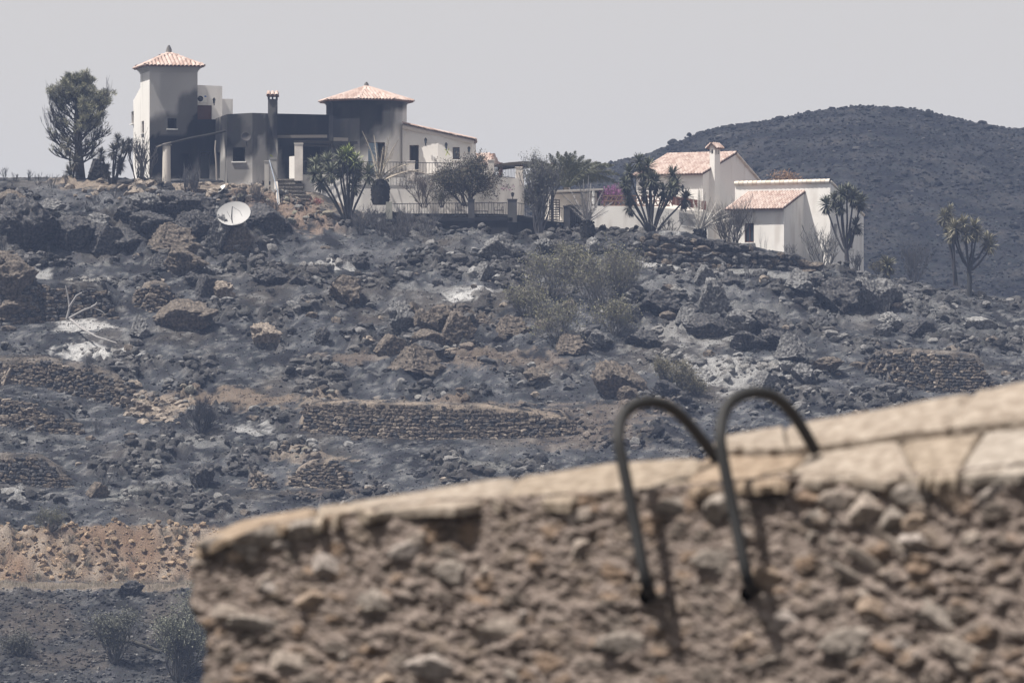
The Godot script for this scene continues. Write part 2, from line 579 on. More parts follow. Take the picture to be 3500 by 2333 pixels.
var patches := []      # [world x, depth, rx, rd, colour, strength]
func patch(px, py, rx, ry, col, strength):
	var g := cast_base(px, py)
	var g2 := cast_base(px, py - ry)
	patches.append([g.x, -g.z, rx * mpp(-g.z), max(0.7, -g2.z + g.z), col, strength])

const ASH := Color(.52, .515, .51)
const SOIL := Color(.215, .165, .125)
const TAN := Color(.32, .26, .205)

func ground_colour(x: float, d: float, y: float) -> Color:
	var n1 := na.get_noise_2d(x * 2.2 + 70.0, d * 2.2)
	var n2 := nb.get_noise_2d(x * 1.3, d * 1.3 + 50.0)
	var n3 := nb.get_noise_2d(x * 5.0, d * 5.0 + 90.0)
	var c := Color(.020, .021, .025).lerp(Color(.095, .098, .108), clamp(0.42 + n1 * 0.9 + n2 * 0.6, 0.0, 1.0))
	c = c.lerp(Color(.115, .10, .086), clamp((na.get_noise_2d(x * 1.1 - 30.0, d * 1.1) - 0.12) * 1.6 + n2 * 0.3, 0.0, 0.55))
	c = c.lerp(Color(.27, .268, .265), clamp((n2 + n3 * 0.8 - 0.24) * 2.2, 0.0, 0.55))
	c = c.lerp(Color(.08, .076, .074) * (1.0 + 1.2 * n3 + 0.8 * n2), 0.75 * clump(x, d) * (1.0 - by_wall(x, d)))
	for p in patches:
		var q: float = pow((x - p[0]) / p[2], 2) + pow((d - p[1]) / p[3], 2)
		if q < 2.2:
			var s: float = clamp((1.15 - q + n2 * 1.6 + n3 * 0.9) * 1.4, 0.0, 1.0) * p[5]
			c = c.lerp(p[4], s)
	for w in terraces:      # raw earth showing on the strips behind the walls
		if w.has("earth") and x > w.x0 and x < w.x1 and d > w.dmin and d < w.dmax:
			var a := along(w, x)
			var t: float = d - a[0]
			if t > 0.1 and t < 3.5:
				c = c.lerp(TAN, w.earth * clampf(1.0 - t / 3.0 + n2 * 1.5 + n3 * 0.6, 0.0, 1.0))
	if d > 353.2 and d < 357.6:      # the orange road cut
		var s2: float = smoothstep(353.2, 354.0, d) * (1.0 - smoothstep(356.6 + n2 * 0.8, 357.6, d))
		var e := Color(.25, .187, .138).lerp(Color(.33, .275, .225), clamp(0.5 + n2 * 1.4, 0.0, 1.0)).lerp(Color(.20, .125, .08), clamp(n1 * 1.6, 0.0, 0.7))
		c = c.lerp(e, s2)
	elif d <= 349.6:
		c = c.lerp(Color(.030, .029, .030), 0.4)      # the charred slope below the road
	elif d > 349.6 and d <= 353.2:
		c = c.lerp(Color(.27, .22, .175), clamp(smoothstep(349.6, 350.6, d + n3 * 0.6), 0.0, 1.0) * 0.85)
	return c

func sheet(called: String, mat: Material, x0: float, x1: float, dx: float, d0: float, d1: float, dd: float, hf: Callable, cf: Callable) -> MeshInstance3D:
	var cols := int((x1 - x0) / dx) + 1
	var rows := int((d1 - d0) / dd) + 1
	var b := MB.new()
	for i in rows:
		var d := d0 + (d1 - d0) * i / (rows - 1)
		for j in cols:
			var x := x0 + (x1 - x0) * j / (cols - 1)
			var y: float = hf.call(x, d)
			b.v.append(Vector3(x, y, -d))
			b.c.append(cf.call(x, d, y))
	b.grid(rows, cols, 0)
	b.smooth()
	var o := part(b, mat, called, self)
	o.set_meta("kind", "structure")
	return o

func build_ground():
	name_earth()
	for z in [[380, 800, 480, 70, 1.3], [860, 790, 160, 60, 0.7], [1650, 860, 420, 45, 0.5], [1250, 1000, 350, 80, 0.45], [1500, 1180, 420, 60, 0.6], [2500, 1060, 420, 110, 0.55], [2900, 1020, 250, 50, 0.6], [3250, 1110, 200, 50, 0.5], [1600, 1270, 420, 40, 0.5], [600, 1060, 120, 50, 0.4], [200, 690, 220, 40, 0.4], [650, 1640, 120, 40, 0.4]]:
		zone(z[0], z[1], z[2], z[3], z[4])
	for p in [
		[450, 700, 260, 40, Color(.17, .17, .178), 0.6], [180, 660, 160, 30, Color(.15, .15, .158), 0.6], [1250, 880, 260, 30, Color(.15, .15, .158), 0.55], [2350, 1000, 220, 45, Color(.20, .20, .205), 0.6], [1750, 880, 320, 30, Color(.13, .13, .135), 0.55], [3150, 1010, 200, 30, Color(.14, .14, .145), 0.5],
		[330, 1205, 150, 30, ASH, 1.0], [300, 1120, 110, 24, ASH, 0.9], [230, 978, 150, 24, Color(.36, .35, .33), 0.85], [560, 1660, 110, 20, Color(.22, .22, .225), 0.6], [120, 950, 60, 25, ASH, 0.5], [1590, 1012, 90, 26, ASH, 1.0], [1480, 990, 120, 20, Color(.2, .2, .2), 0.6],
		[1150, 925, 70, 14, ASH, 0.9], [2480, 1280, 210, 60, Color(.38, .375, .37), 0.9], [2380, 1150, 170, 40, Color(.32, .315, .31), 0.75], [2260, 910, 90, 18, ASH, 0.7], [2560, 1080, 200, 40, Color(.2, .2, .2), 0.6],
		[2680, 945, 260, 16, Color(.32, .32, .315), 0.75], [2860, 1085, 120, 20, Color(.2, .2, .2), 0.6], [3200, 1080, 120, 25, Color(.2, .2, .2), 0.5], [3400, 1150, 200, 25, Color(.14, .14, .14), 0.6],
		[1660, 1590, 110, 20, Color(.24, .235, .22), 0.6], [430, 1700, 90, 25, Color(.24, .24, .23), 0.7], [40, 1690, 60, 25, ASH, 0.5], [860, 1470, 60, 22, ASH, 0.6], [700, 1520, 130, 18, Color(.2, .2, .2), 0.7], [100, 1500, 200, 20, Color(.17, .17, .17), 0.6],
		[760, 1370, 260, 36, SOIL, 0.8], [560, 1390, 110, 40, TAN, 0.8], [1120, 1372, 150, 16, TAN, 0.75], [1500, 1385, 320, 12, SOIL, 0.7], [1060, 1568, 150, 16, TAN, 0.6], [1150, 1690, 180, 22, SOIL, 0.4], [2080, 1420, 220, 50, SOIL, 0.45], [2000, 1500, 250, 40, SOIL, 0.4],
		[1700, 1240, 260, 36, SOIL, 0.55], [1180, 1230, 130, 20, SOIL, 0.5], [3140, 1208, 120, 10, TAN, 0.6], [1600, 1110, 150, 30, Color(.12, .09, .065), 0.6],
		[850, 652, 330, 22, TAN, 0.8], [300, 632, 130, 14, TAN, 0.8], [1020, 745, 140, 40, Color(.29, .21, .16), 0.8], [900, 690, 120, 18, Color(.29, .21, .16), 0.6], [1230, 705, 180, 30, Color(.30, .235, .19), 0.8], [1500, 722, 200, 16, TAN, 0.7],
		[130, 2130, 150, 60, Color(.15, .122, .10), 0.6], [560, 2100, 60, 90, Color(.20, .172, .145), 0.5], [250, 2260, 160, 40, Color(.14, .115, .095), 0.6], [3000, 890, 60, 20, TAN, 0.5],
	]:
		patch(p[0], p[1], p[2], p[3], p[4], p[5])
	sheet("hillside", M.ground, -46.0, 46.0, 0.235, 326.0, 440.0, 0.235, ground, ground_colour)
	var plain := func(_x, _d, _y): return Color(.06, .055, .05)
	sheet("hill_top", M.hill, -46.0, 46.0, 1.0, 440.0, 640.0, 2.5, func(x, d): return ground_base(x, d) + (0.0 if d <= 440.0 else 0.6 * na.get_noise_2d(x, d)), plain)
	var fore := func(x, d): return ground_base(x, d) + 0.06 * nb.get_noise_2d(x, d)
	sheet("valley_ground", M.hill, -60.0, 60.0, 1.5, -8.0, 326.0, 1.5, fore, plain)
	var b := MB.new()
	for i in 2:
		for j in 2:
			b.v.append(Vector3(-5000 + 10000 * j, -36.0, 5000 - 10000 * i)); b.c.append(Color(.06, .055, .05))
	b.grid(2, 2, 0)
	b.smooth()
	part(b, M.hill, "ground", self).set_meta("kind", "structure")
	for s in [-1, 1]:      # the same slope goes on beyond the frame on both sides
		var wing := func(x, d): return ground_base(x, d) + 0.7 * na.get_noise_2d(x, d) - max(0.0, absf(x) - 80.0) * 0.05
		sheet("slope", M.hill, -240.0 if s < 0 else 46.0, -46.0 if s < 0 else 240.0, 4.0, 326.0, 640.0, 4.0, wing, plain)

# ---------------------------------------------------------------- the hill behind
var crest := [[1500.0, 700.0], [1900.0, 620.0], [2060.0, 578.0], [2120.0, 560.0], [2200.0, 540.0], [2300.0, 500.0], [2400.0, 462.0], [2550.0, 425.0], [2700.0, 397.0], [2850.0, 374.0], [2940.0, 370.0], [3080.0, 382.0], [3250.0, 405.0], [3500.0, 446.0], [3900.0, 520.0], [4600.0, 640.0]]

func hill_height(x: float, d: float) -> float:
	var u := x / d * F + CX
	var i := 0
	while i < crest.size() - 2 and u > crest[i + 1][0]: i += 1
	var t: float = clamp((u - crest[i][0]) / (crest[i + 1][0] - crest[i][0]), 0.0, 1.0)
	var yc: float = lerp(crest[i][1], crest[i + 1][1], t)
	var k := (d - 560.0) / 130.0
	var s := 1.0 - pow(1.0 - clamp(k, 0.0, 1.0), 1.5)
	var y := 1190.0 + (yc - 1190.0) * s
	var h := d * tan(PITCH + atan((CY - y) / F))
	if k > 1.0: h -= (k - 1.0) * (k - 1.0) * 60.0
	return h + 0.3 * nb.get_noise_2d(x * 1.8, d * 1.8) + 0.7 * na.get_noise_2d(x * 0.6, d * 0.5) + 0.22 * nc.get_noise_2d(x * 1.6, d * 1.6)

func build_far_hill():
	var col := func(x, d, _y):
		var n1 := na.get_noise_2d(x * 1.2, d * 1.2)
		var n2 := nb.get_noise_2d(x * 0.8, d * 0.8)
		var c := Color(.011, .0115, .014).lerp(Color(.042, .043, .046), clamp(0.35 + n1 * 0.9 + n2 * 0.8, 0.0, 1.0))
		return c.lerp(Color(.07, .061, .053), clamp((n1 - n2 - 0.25) * 1.3, 0.0, 0.5))
	sheet("burnt_hill", M.hill, -12.0, 120.0, 0.42, 560.0, 760.0, 0.7, hill_height, col)
	var mm := MultiMesh.new()
	mm.transform_format = MultiMesh.TRANSFORM_3D
	mm.use_colors = true
	mm.mesh = rock_small[0]
	mm.instance_count = 16000
	for i in 16000:
		var d := rnd(575.0, 700.0)
		var x := rnd(0.0, 66.0) * d / 650.0
		var s := rnd(0.06, 0.16) if rng.randf() < 0.95 else rnd(0.16, 0.42)
		mm.set_instance_transform(i, Transform3D(Basis.from_euler(Vector3(rnd(0, 6), rnd(0, 6), rnd(0, 6))).scaled(Vector3(s * rnd(0.8, 1.5), s * rnd(0.6, 1.0), s)), Vector3(x, hill_height(x, d) + s * 0.15, -d)))
		var g := rnd(0.012, 0.055) if rng.randf() < 0.92 else rnd(0.055, 0.14)
		mm.set_instance_color(i, Color(g, g * 0.97, g * 0.95))
	var o := MultiMeshInstance3D.new()
	o.name = numbered("hill_rubble")
	o.multimesh = mm
	o.material_override = M.rock_mix
	add_child(o)
	tag(o, "loose dark rocks strewn over the burnt hill behind the white house", "rocks", "", "stuff")

# ---------------------------------------------------------------- building helpers
var soot := []       # soot stains on the villa: [world x, world y, rx, ry, strength]

func stain(px, py, rx, ry, s):
	var g := pt(px, py, 430.0)
	soot.append([g.x, g.y, rx * mpp(430.0), ry * mpp(430.0), s])

func plaster_villa(p: Vector3) -> Color:
	var k := 0.0
	var grain := nb.get_noise_3d(p.x * 1.4, p.y * 0.5, p.z * 1.4) * 0.32 + nc.get_noise_3d(p.x * 1.2, p.y * 0.25, p.z * 1.2) * 0.10
	for s in soot:
		var q: float = pow((p.x - s[0]) / s[2], 2) + pow((p.y - s[1]) / s[3], 2)
		if q < 2.2:
			k = max(k, s[4] * clamp(1.5 - q * 0.84 + grain * 1.6, 0.0, 1.0))
	var c := Color(.72, .69, .65) * (1.0 + 0.10 * na.get_noise_3d(p.x * 3.0, p.y * 3.0, p.z * 3.0))
	return c.lerp(Color(.011, .011, .013), clamp(k + grain * 0.12 * k, 0.0, 1.0))

func plaster_clean(p: Vector3) -> Color:
	var d := clampf((nb.get_noise_3d(p.x * 2.2, p.y * 0.35, p.z * 2.2) - 0.15) * 1.1, 0.0, 0.3)
	return (Color(.79, .765, .73) * (1.0 + 0.08 * na.get_noise_3d(p.x * 3.0, p.y * 3.0, p.z * 3.0))).lerp(Color(.30, .28, .26), d)

func plaster_white(p: Vector3) -> Color:
	var d := clampf((nb.get_noise_3d(p.x * 2.2, p.y * 0.35, p.z * 2.2) - 0.22) * 1.2, 0.0, 0.35)
	var c := Color(.81, .78, .74) * (1.0 + 0.09 * na.get_noise_3d(p.x * 3.0, p.y * 3.0, p.z * 3.0))
	return c.lerp(Color(.36, .30, .25), d)

func plaster_soiled(p: Vector3) -> Color:
	return plaster_white(p).lerp(Color(.30, .28, .27), clampf(0.16 + nb.get_noise_3d(p.x * 1.5, p.y * 0.6, p.z * 1.5) * 0.6, 0.0, 0.75))

func plaster_black(p: Vector3) -> Color:
	return Color(.030, .030, .033) * (1.0 + 0.8 * nb.get_noise_3d(p.x * 1.5, p.y * 0.8, p.z * 1.5))

func u_at(a: Vector3, b: Vector3, px: float) -> float:
	var t := (b - a); t.y = 0; t = t.normalized()
	var k := (px - CX) / F
	return (-k * a.z - a.x) / (t.x + k * t.z)

func hole(a: Vector3, b: Vector3, px0: float, px1: float, py0: float, py1: float) -> Array:
	var u0 := u_at(a, b, px0)
	var u1 := u_at(a, b, px1)
	var t := (b - a); t.y = 0; t = t.normalized()
	var m := a + t * (u0 + u1) * 0.5
	return [min(u0, u1), max(u0, u1), pt(CX, py1, -m.z).y, pt(CX, py0, -m.z).y]

# one face of a building from a to b (left to right seen from outside), rounded to a fine grid that carries the stains
func face(b: MB, a: Vector3, e: Vector3, y0: float, ya: float, yb: float, holes: Array, colf: Callable, reveal := 0.22, step := 0.22):
	var t := e - a; t.y = 0
	var w := t.length()
	t = t.normalized()
	var nrm := t.cross(Vector3.UP)
	var us := [0.0, w]
	var ys := [y0, max(ya, yb)]
	for i in range(1, int(w / step)): us.append(w * i / int(w / step))
	var nh := int((max(ya, yb) - y0) / step)
	for i in range(1, nh): ys.append(y0 + (max(ya, yb) - y0) * i / nh)
	for h in holes:
		us.append(clampf(h[0], 0, w)); us.append(clampf(h[1], 0, w)); ys.append(h[2]); ys.append(h[3])
	us.sort(); ys.sort()
	for i in us.size() - 1:
		if us[i + 1] - us[i] < 0.002: continue
		var um: float = (us[i] + us[i + 1]) * 0.5
		var t0: float = lerp(ya, yb, us[i] / w)
		var t1: float = lerp(ya, yb, us[i + 1] / w)
		for j in ys.size() - 1:
			if ys[j + 1] - ys[j] < 0.002: continue
			var ym: float = (ys[j] + ys[j + 1]) * 0.5
			var open := false
			for h in holes:
				if um > h[0] and um < h[1] and ym > h[2] and ym < h[3]: open = true
			if open: continue
			var p0: Vector3 = Vector3(a.x, min(ys[j], t0), a.z) + t * us[i]
			var p1: Vector3 = Vector3(a.x, min(ys[j], t1), a.z) + t * us[i + 1]
			var p2: Vector3 = Vector3(a.x, min(ys[j + 1], t1), a.z) + t * us[i + 1]
			var p3: Vector3 = Vector3(a.x, min(ys[j + 1], t0), a.z) + t * us[i]
			if p3.y - p0.y < 0.001 and p2.y - p1.y < 0.001: continue
			b.quadc(p0, p1, p2, p3, colf.call(p0), colf.call(p1), colf.call(p2), colf.call(p3))
	for h in holes:
		var o := Vector3(a.x, 0, a.z)
		var q := [o + t * h[0] + Vector3(0, h[2], 0), o + t * h[1] + Vector3(0, h[2], 0), o + t * h[1] + Vector3(0, h[3], 0), o + t * h[0] + Vector3(0, h[3], 0)]
		for k in 4:
			var c0: Vector3 = q[k]
			var c1: Vector3 = q[(k + 1) % 4]
			b.quadc(c0, c0 - nrm * reveal, c1 - nrm * reveal, c1, colf.call(c0), colf.call(c0), colf.call(c1), colf.call(c1))

# a closed block of walls: foot runs left to right round the block, tops are world heights of the corners
func block(parent: Node, foot: Array, y0: float, tops: Array, holes: Dictionary, colf: Callable, mat: Material, roof_drop := 0.2, called := "wall", clean := []) -> void:
	var n := foot.size()
	for i in n:
		var b := MB.new()
		face(b, foot[i], foot[(i + 1) % n], y0, tops[i], tops[(i + 1) % n], holes.get(i, []), plaster_clean if i in clean else colf)
		part(b, mat, called, parent)
	if roof_drop >= 0.0:
		var r := MB.new()
		var mid := Vector3.ZERO
		for i in n: mid += Vector3(foot[i].x, tops[i] - roof_drop, foot[i].z) / n
		for i in n:
			var j := (i + 1) % n
			var p := Vector3(foot[i].x, tops[i] - roof_drop, foot[i].z)
			var q := Vector3(foot[j].x, tops[j] - roof_drop, foot[j].z)
			r.tri(p, q, mid, Color(.35, .32, .29))
		part(r, mat, "flat_roof", parent)
		if roof_drop > 0.05:
			var c := MB.new()      # the thickness of the parapet
			for i in n:
				var j := (i + 1) % n
				var p := Vector3(foot[i].x, tops[i], foot[i].z)
				var q := Vector3(foot[j].x, tops[j], foot[j].z)
				var md := Vector3(mid.x, 0, mid.z)
				var pi := p + (Vector3(md.x, p.y, md.z) - p).normalized() * 0.25
				var qi := q + (Vector3(md.x, q.y, md.z) - q).normalized() * 0.25
				c.quadc(p, q, qi, pi, colf.call(p), colf.call(q), colf.call(qi), colf.call(pi))
				c.quadc(pi, qi, qi - Vector3(0, roof_drop, 0), pi - Vector3(0, roof_drop, 0), colf.call(p), colf.call(q), colf.call(qi), colf.call(pi))
			part(c, mat, "parapet_coping", parent)

func corner(px: float, d: float) -> Vector3:
	return Vector3(d * (px - CX) / F, 0, -d)

func yof(py: float, d: float) -> float:
	return pt(CX, py, d).y

var tile_shape: ArrayMesh
var ridge_shape: ArrayMesh
func barrel(r0: float, r1: float, length: float) -> ArrayMesh:
	var b := MB.new()
	var seg := 6
	for s in seg:
		var a0 := PI * s / seg
		var a1 := PI * (s + 1) / seg
		var p := []
		for k in [[a0, 1.0], [a1, 1.0], [a0, 0.86], [a1, 0.86]]:
			p.append(Vector3(-cos(k[0]) * r0 * k[1], sin(k[0]) * r0 * k[1] * 0.8, -length * 0.5))
			p.append(Vector3(-cos(k[0]) * r1 * k[1], sin(k[0]) * r1 * k[1] * 0.8, length * 0.5))
		b.quad(p[1], p[3], p[2], p[0])
		b.quad(p[5], p[7], p[3], p[1])
	return b.mesh()

func roof_plane(parent: Node3D, e0: Vector3, e1: Vector3, r0: Vector3, r1: Vector3, tw: float, rl: float, single := true, dark := 0.0):
	if tile_shape == null:
		tile_shape = barrel(0.42, 0.5, 1.12)
		ridge_shape = barrel(0.5, 0.6, 1.15)
	var e := (e1 - e0).normalized()
	var w := (e1 - e0).length()
	var us := (r0 - e0) - e * (r0 - e0).dot(e)
	if us.length() < 0.05: us = (r1 - e1) - e * (r1 - e1).dot(e)
	var ln := us.length()
	us = us.normalized()
	var nn := e.cross(us)
	var bed := MB.new()
	var dn := nn * -0.02
	if r0.distance_to(r1) < 0.05: bed.tri(e0 + dn, e1 + dn, r0 + dn)
	else: bed.quad(e0 + dn, e1 + dn, r1 + dn, r0 + dn)
	var low := -us * 0.03 - nn * 0.10
	bed.quad(e0 + low, e1 + low, e1 + dn, e0 + dn)
	bed.quad(e1 + low, e0 + low, (r0 if r0.distance_to(r1) > 0.05 else e0 + e * w * 0.5 + us * ln) - nn * 0.10, (r1 if r0.distance_to(r1) > 0.05 else e0 + e * w * 0.5 + us * ln) - nn * 0.10)
	part(bed, M.tile_bed, "tile_bed", parent)
	var rows := int(ceil(ln / rl))
	rl = ln / rows
	var cols := int(round(w / tw))
	tw = w / cols
	var lx0 := (r0 - e0).dot(e)
	var lx1 := (r1 - e1).dot(e)
	var bas := Basis(e, nn.normalized(), -us)
	bas = bas.rotated(e, 0.13)
	var rest := SurfaceTool.new()
	var any := false
	for k in rows:
		var s := (k + 0.42) * rl
		var xl := lx0 * s / ln
		var xr := w + lx1 * s / ln
		for i in cols:
			var xc := (i + 0.5) * tw
			if xc < xl - tw * 0.2 or xc > xr + tw * 0.2: continue
			var tr := Transform3D(bas.rotated(nn.normalized(), rnd(-0.05, 0.05)).scaled_local(Vector3(tw * 0.98, tw * 1.1, rl)), e0 + e * xc + us * (s - 0.04) + nn * 0.015)
			if single:
				var o := put(tile_shape, M.tile[rng.randi() % M.tile.size()], "roof_tile", parent, tr)
				o.position -= world_of(parent)
			else:
				rest.append_from(tile_shape, 0, tr); any = true
	if any:
		var o := put(rest.commit(), M.tile[1], "roof_tiles", parent)
		o.position = -world_of(parent)
		o.set_meta("kind", "stuff")

func ridge_line(parent: Node3D, a: Vector3, b: Vector3, size := 0.30):
	if ridge_shape == null: ridge_shape = barrel(0.5, 0.6, 1.15)
	var t := (a - b).normalized()      # runs from the low end a up to b
	var x := Vector3.UP.cross(t)
	if x.length() < 0.05: return
	x = x.normalized()
	var bas := Basis(x, t.cross(x), t)
	var n := int(max(1.0, round((b - a).length() / 0.42)))
	var l := (b - a).length() / n
	for i in n:
		var tr := Transform3D(bas.rotated(x, 0.06).scaled_local(Vector3(size, size, l)), a.lerp(b, (i + 0.5) / n) + Vector3(0, 0.03, 0))
		var o := put(ridge_shape, M.tile[rng.randi() % M.tile.size()], "ridge_tile", parent, tr)
		o.position -= world_of(parent)

func finial(parent: Node, at: Vector3, h: float, r: float):
	var b := MB.new()
	b.tube(PackedVector3Array([at - Vector3(0, 0.1, 0), at + Vector3(0, h * 0.12, 0), at + Vector3(0, h * 0.2, 0), at + Vector3(0, h * 0.5, 0), at + Vector3(0, h * 0.75, 0), at + Vector3(0, h, 0)]), PackedFloat32Array([r * 0.75, r * 0.8, r, r * 0.95, r * 0.7, r * 0.25]), 8, Color(.22, .215, .20))
	part(b, M.bark, "finial", parent)

func cornice(parent: Node, foot: Array, y: float, steps: Array, colf: Callable):      # steps: [outward, height]
	var n := foot.size()
	var mid := Vector3.ZERO
	for p in foot: mid += p / n
	var b := MB.new()
	var yy := y
	for st in steps:
		var ring := []
		for i in n:
			var p0: Vector3 = foot[(i + n - 1) % n]
			var p1: Vector3 = foot[i]
			var p2: Vector3 = foot[(i + 1) % n]
			var n1 := (p1 - p0).normalized().cross(Vector3.UP)
			var n2 := (p2 - p1).normalized().cross(Vector3.UP)
			var m := (n1 + n2).normalized()
			ring.append(p1 + m * st[0] / max(0.3, m.dot(n1)))
		for i in n:
			var j := (i + 1) % n
			var a := Vector3(ring[i].x, yy, ring[i].z)
			var c := Vector3(ring[j].x, yy, ring[j].z)
			var up := Vector3(0, st[1], 0)
			var parts := 6
			for k in parts:
				var p := a.lerp(c, float(k) / parts)
				var q := a.lerp(c, float(k + 1) / parts)
				b.quadc(p, q, q + up, p + up, colf.call(p), colf.call(q), colf.call(q + up), colf.call(p + up))
			b.quad(Vector3(mid.x, yy, mid.z), c, a, Vector3(mid.x, yy, mid.z), colf.call(a))
		yy += st[1]
	part(b, M.plaster, "cornice", parent)

func sill_and_frame(parent: Node, a: Vector3, e: Vector3, h: Array, frame_mat: Material, pane := true, bars := 1, called := "window"):
	var t := (e - a); t.y = 0; t = t.normalized()
	var nrm := t.cross(Vector3.UP)
	var bas := Basis(t, Vector3.UP, nrm)
	var o := Vector3(a.x, 0, a.z) - nrm * 0.14
	var u0: float = h[0]; var u1: float = h[1]; var y0: float = h[2]; var y1: float = h[3]
	var f := MB.new()
	var w := 0.06
	f.box(o + t * (u0 + w * 0.5 + 0.003) + Vector3(0, (y0 + y1) * 0.5, 0), Vector3(w, y1 - y0 - 0.006, 0.07), bas)
	f.box(o + t * (u1 - w * 0.5 - 0.003) + Vector3(0, (y0 + y1) * 0.5, 0), Vector3(w, y1 - y0 - 0.006, 0.07), bas)
	f.box(o + t * (u0 + u1) * 0.5 + Vector3(0, y1 - w * 0.5 - 0.003, 0), Vector3(u1 - u0 - 2.0 * w - 0.006, w, 0.066), bas)
	f.box(o + t * (u0 + u1) * 0.5 + Vector3(0, y0 + w * 0.5 + 0.003, 0), Vector3(u1 - u0 - 2.0 * w - 0.006, w, 0.066), bas)
	if bars > 0:
		f.box(o + t * (u0 + u1) * 0.5 + Vector3(0, (y0 + y1) * 0.5, 0), Vector3(0.05, y1 - y0 - 2.0 * w, 0.05), bas)
	var win := part(f, frame_mat, called, parent)
	if pane:
		var g := MB.new()
		g.box(o + t * (u0 + u1) * 0.5 + Vector3(0, (y0 + y1) * 0.5, 0) - nrm * 0.045, Vector3(u1 - u0 - 0.02, y1 - y0 - 0.02, 0.01), bas)
		part(g, M.glass, "pane", win)
	var s := MB.new()
	s.box(Vector3(a.x, 0, a.z) + nrm * 0.03 + t * (u0 + u1) * 0.5 + Vector3(0, y0 - 0.045, 0), Vector3(u1 - u0 + 0.16, 0.08, 0.2), bas)
	part(s, M.white, "sill", win)

func wall_lamp(px: float, py: float, d: float, label: String):
	var p := pt(px, py, d)
	var t := base("wall_lantern", p, label, "wall lamp", "iron wall lanterns")
	var b := MB.new()
	b.box(p + Vector3(0, -0.22, -0.02), Vector3(0.08, 0.26, 0.05))
	b.tube(PackedVector3Array([p + Vector3(0, -0.28, 0), p + Vector3(0, -0.34, 0.12), p + Vector3(0, -0.22, 0.2)]), PackedFloat32Array([0.02, 0.02, 0.02]), 5)
	part(b, M.iron, "bracket", t)
	var c := MB.new()
	c.tube(PackedVector3Array([p + Vector3(0, -0.22, 0.2), p + Vector3(0, -0.18, 0.2), p + Vector3(0, 0.08, 0.2)]), PackedFloat32Array([0.05, 0.08, 0.12]), 6)
	part(c, M.glass, "lantern_glass", t)
	var e := MB.new()
	e.tube(PackedVector3Array([p + Vector3(0, 0.08, 0.2), p + Vector3(0, 0.14, 0.2), p + Vector3(0, 0.24, 0.2)]), PackedFloat32Array([0.15, 0.10, 0.02]), 6)
	part(e, M.iron, "cap", t)

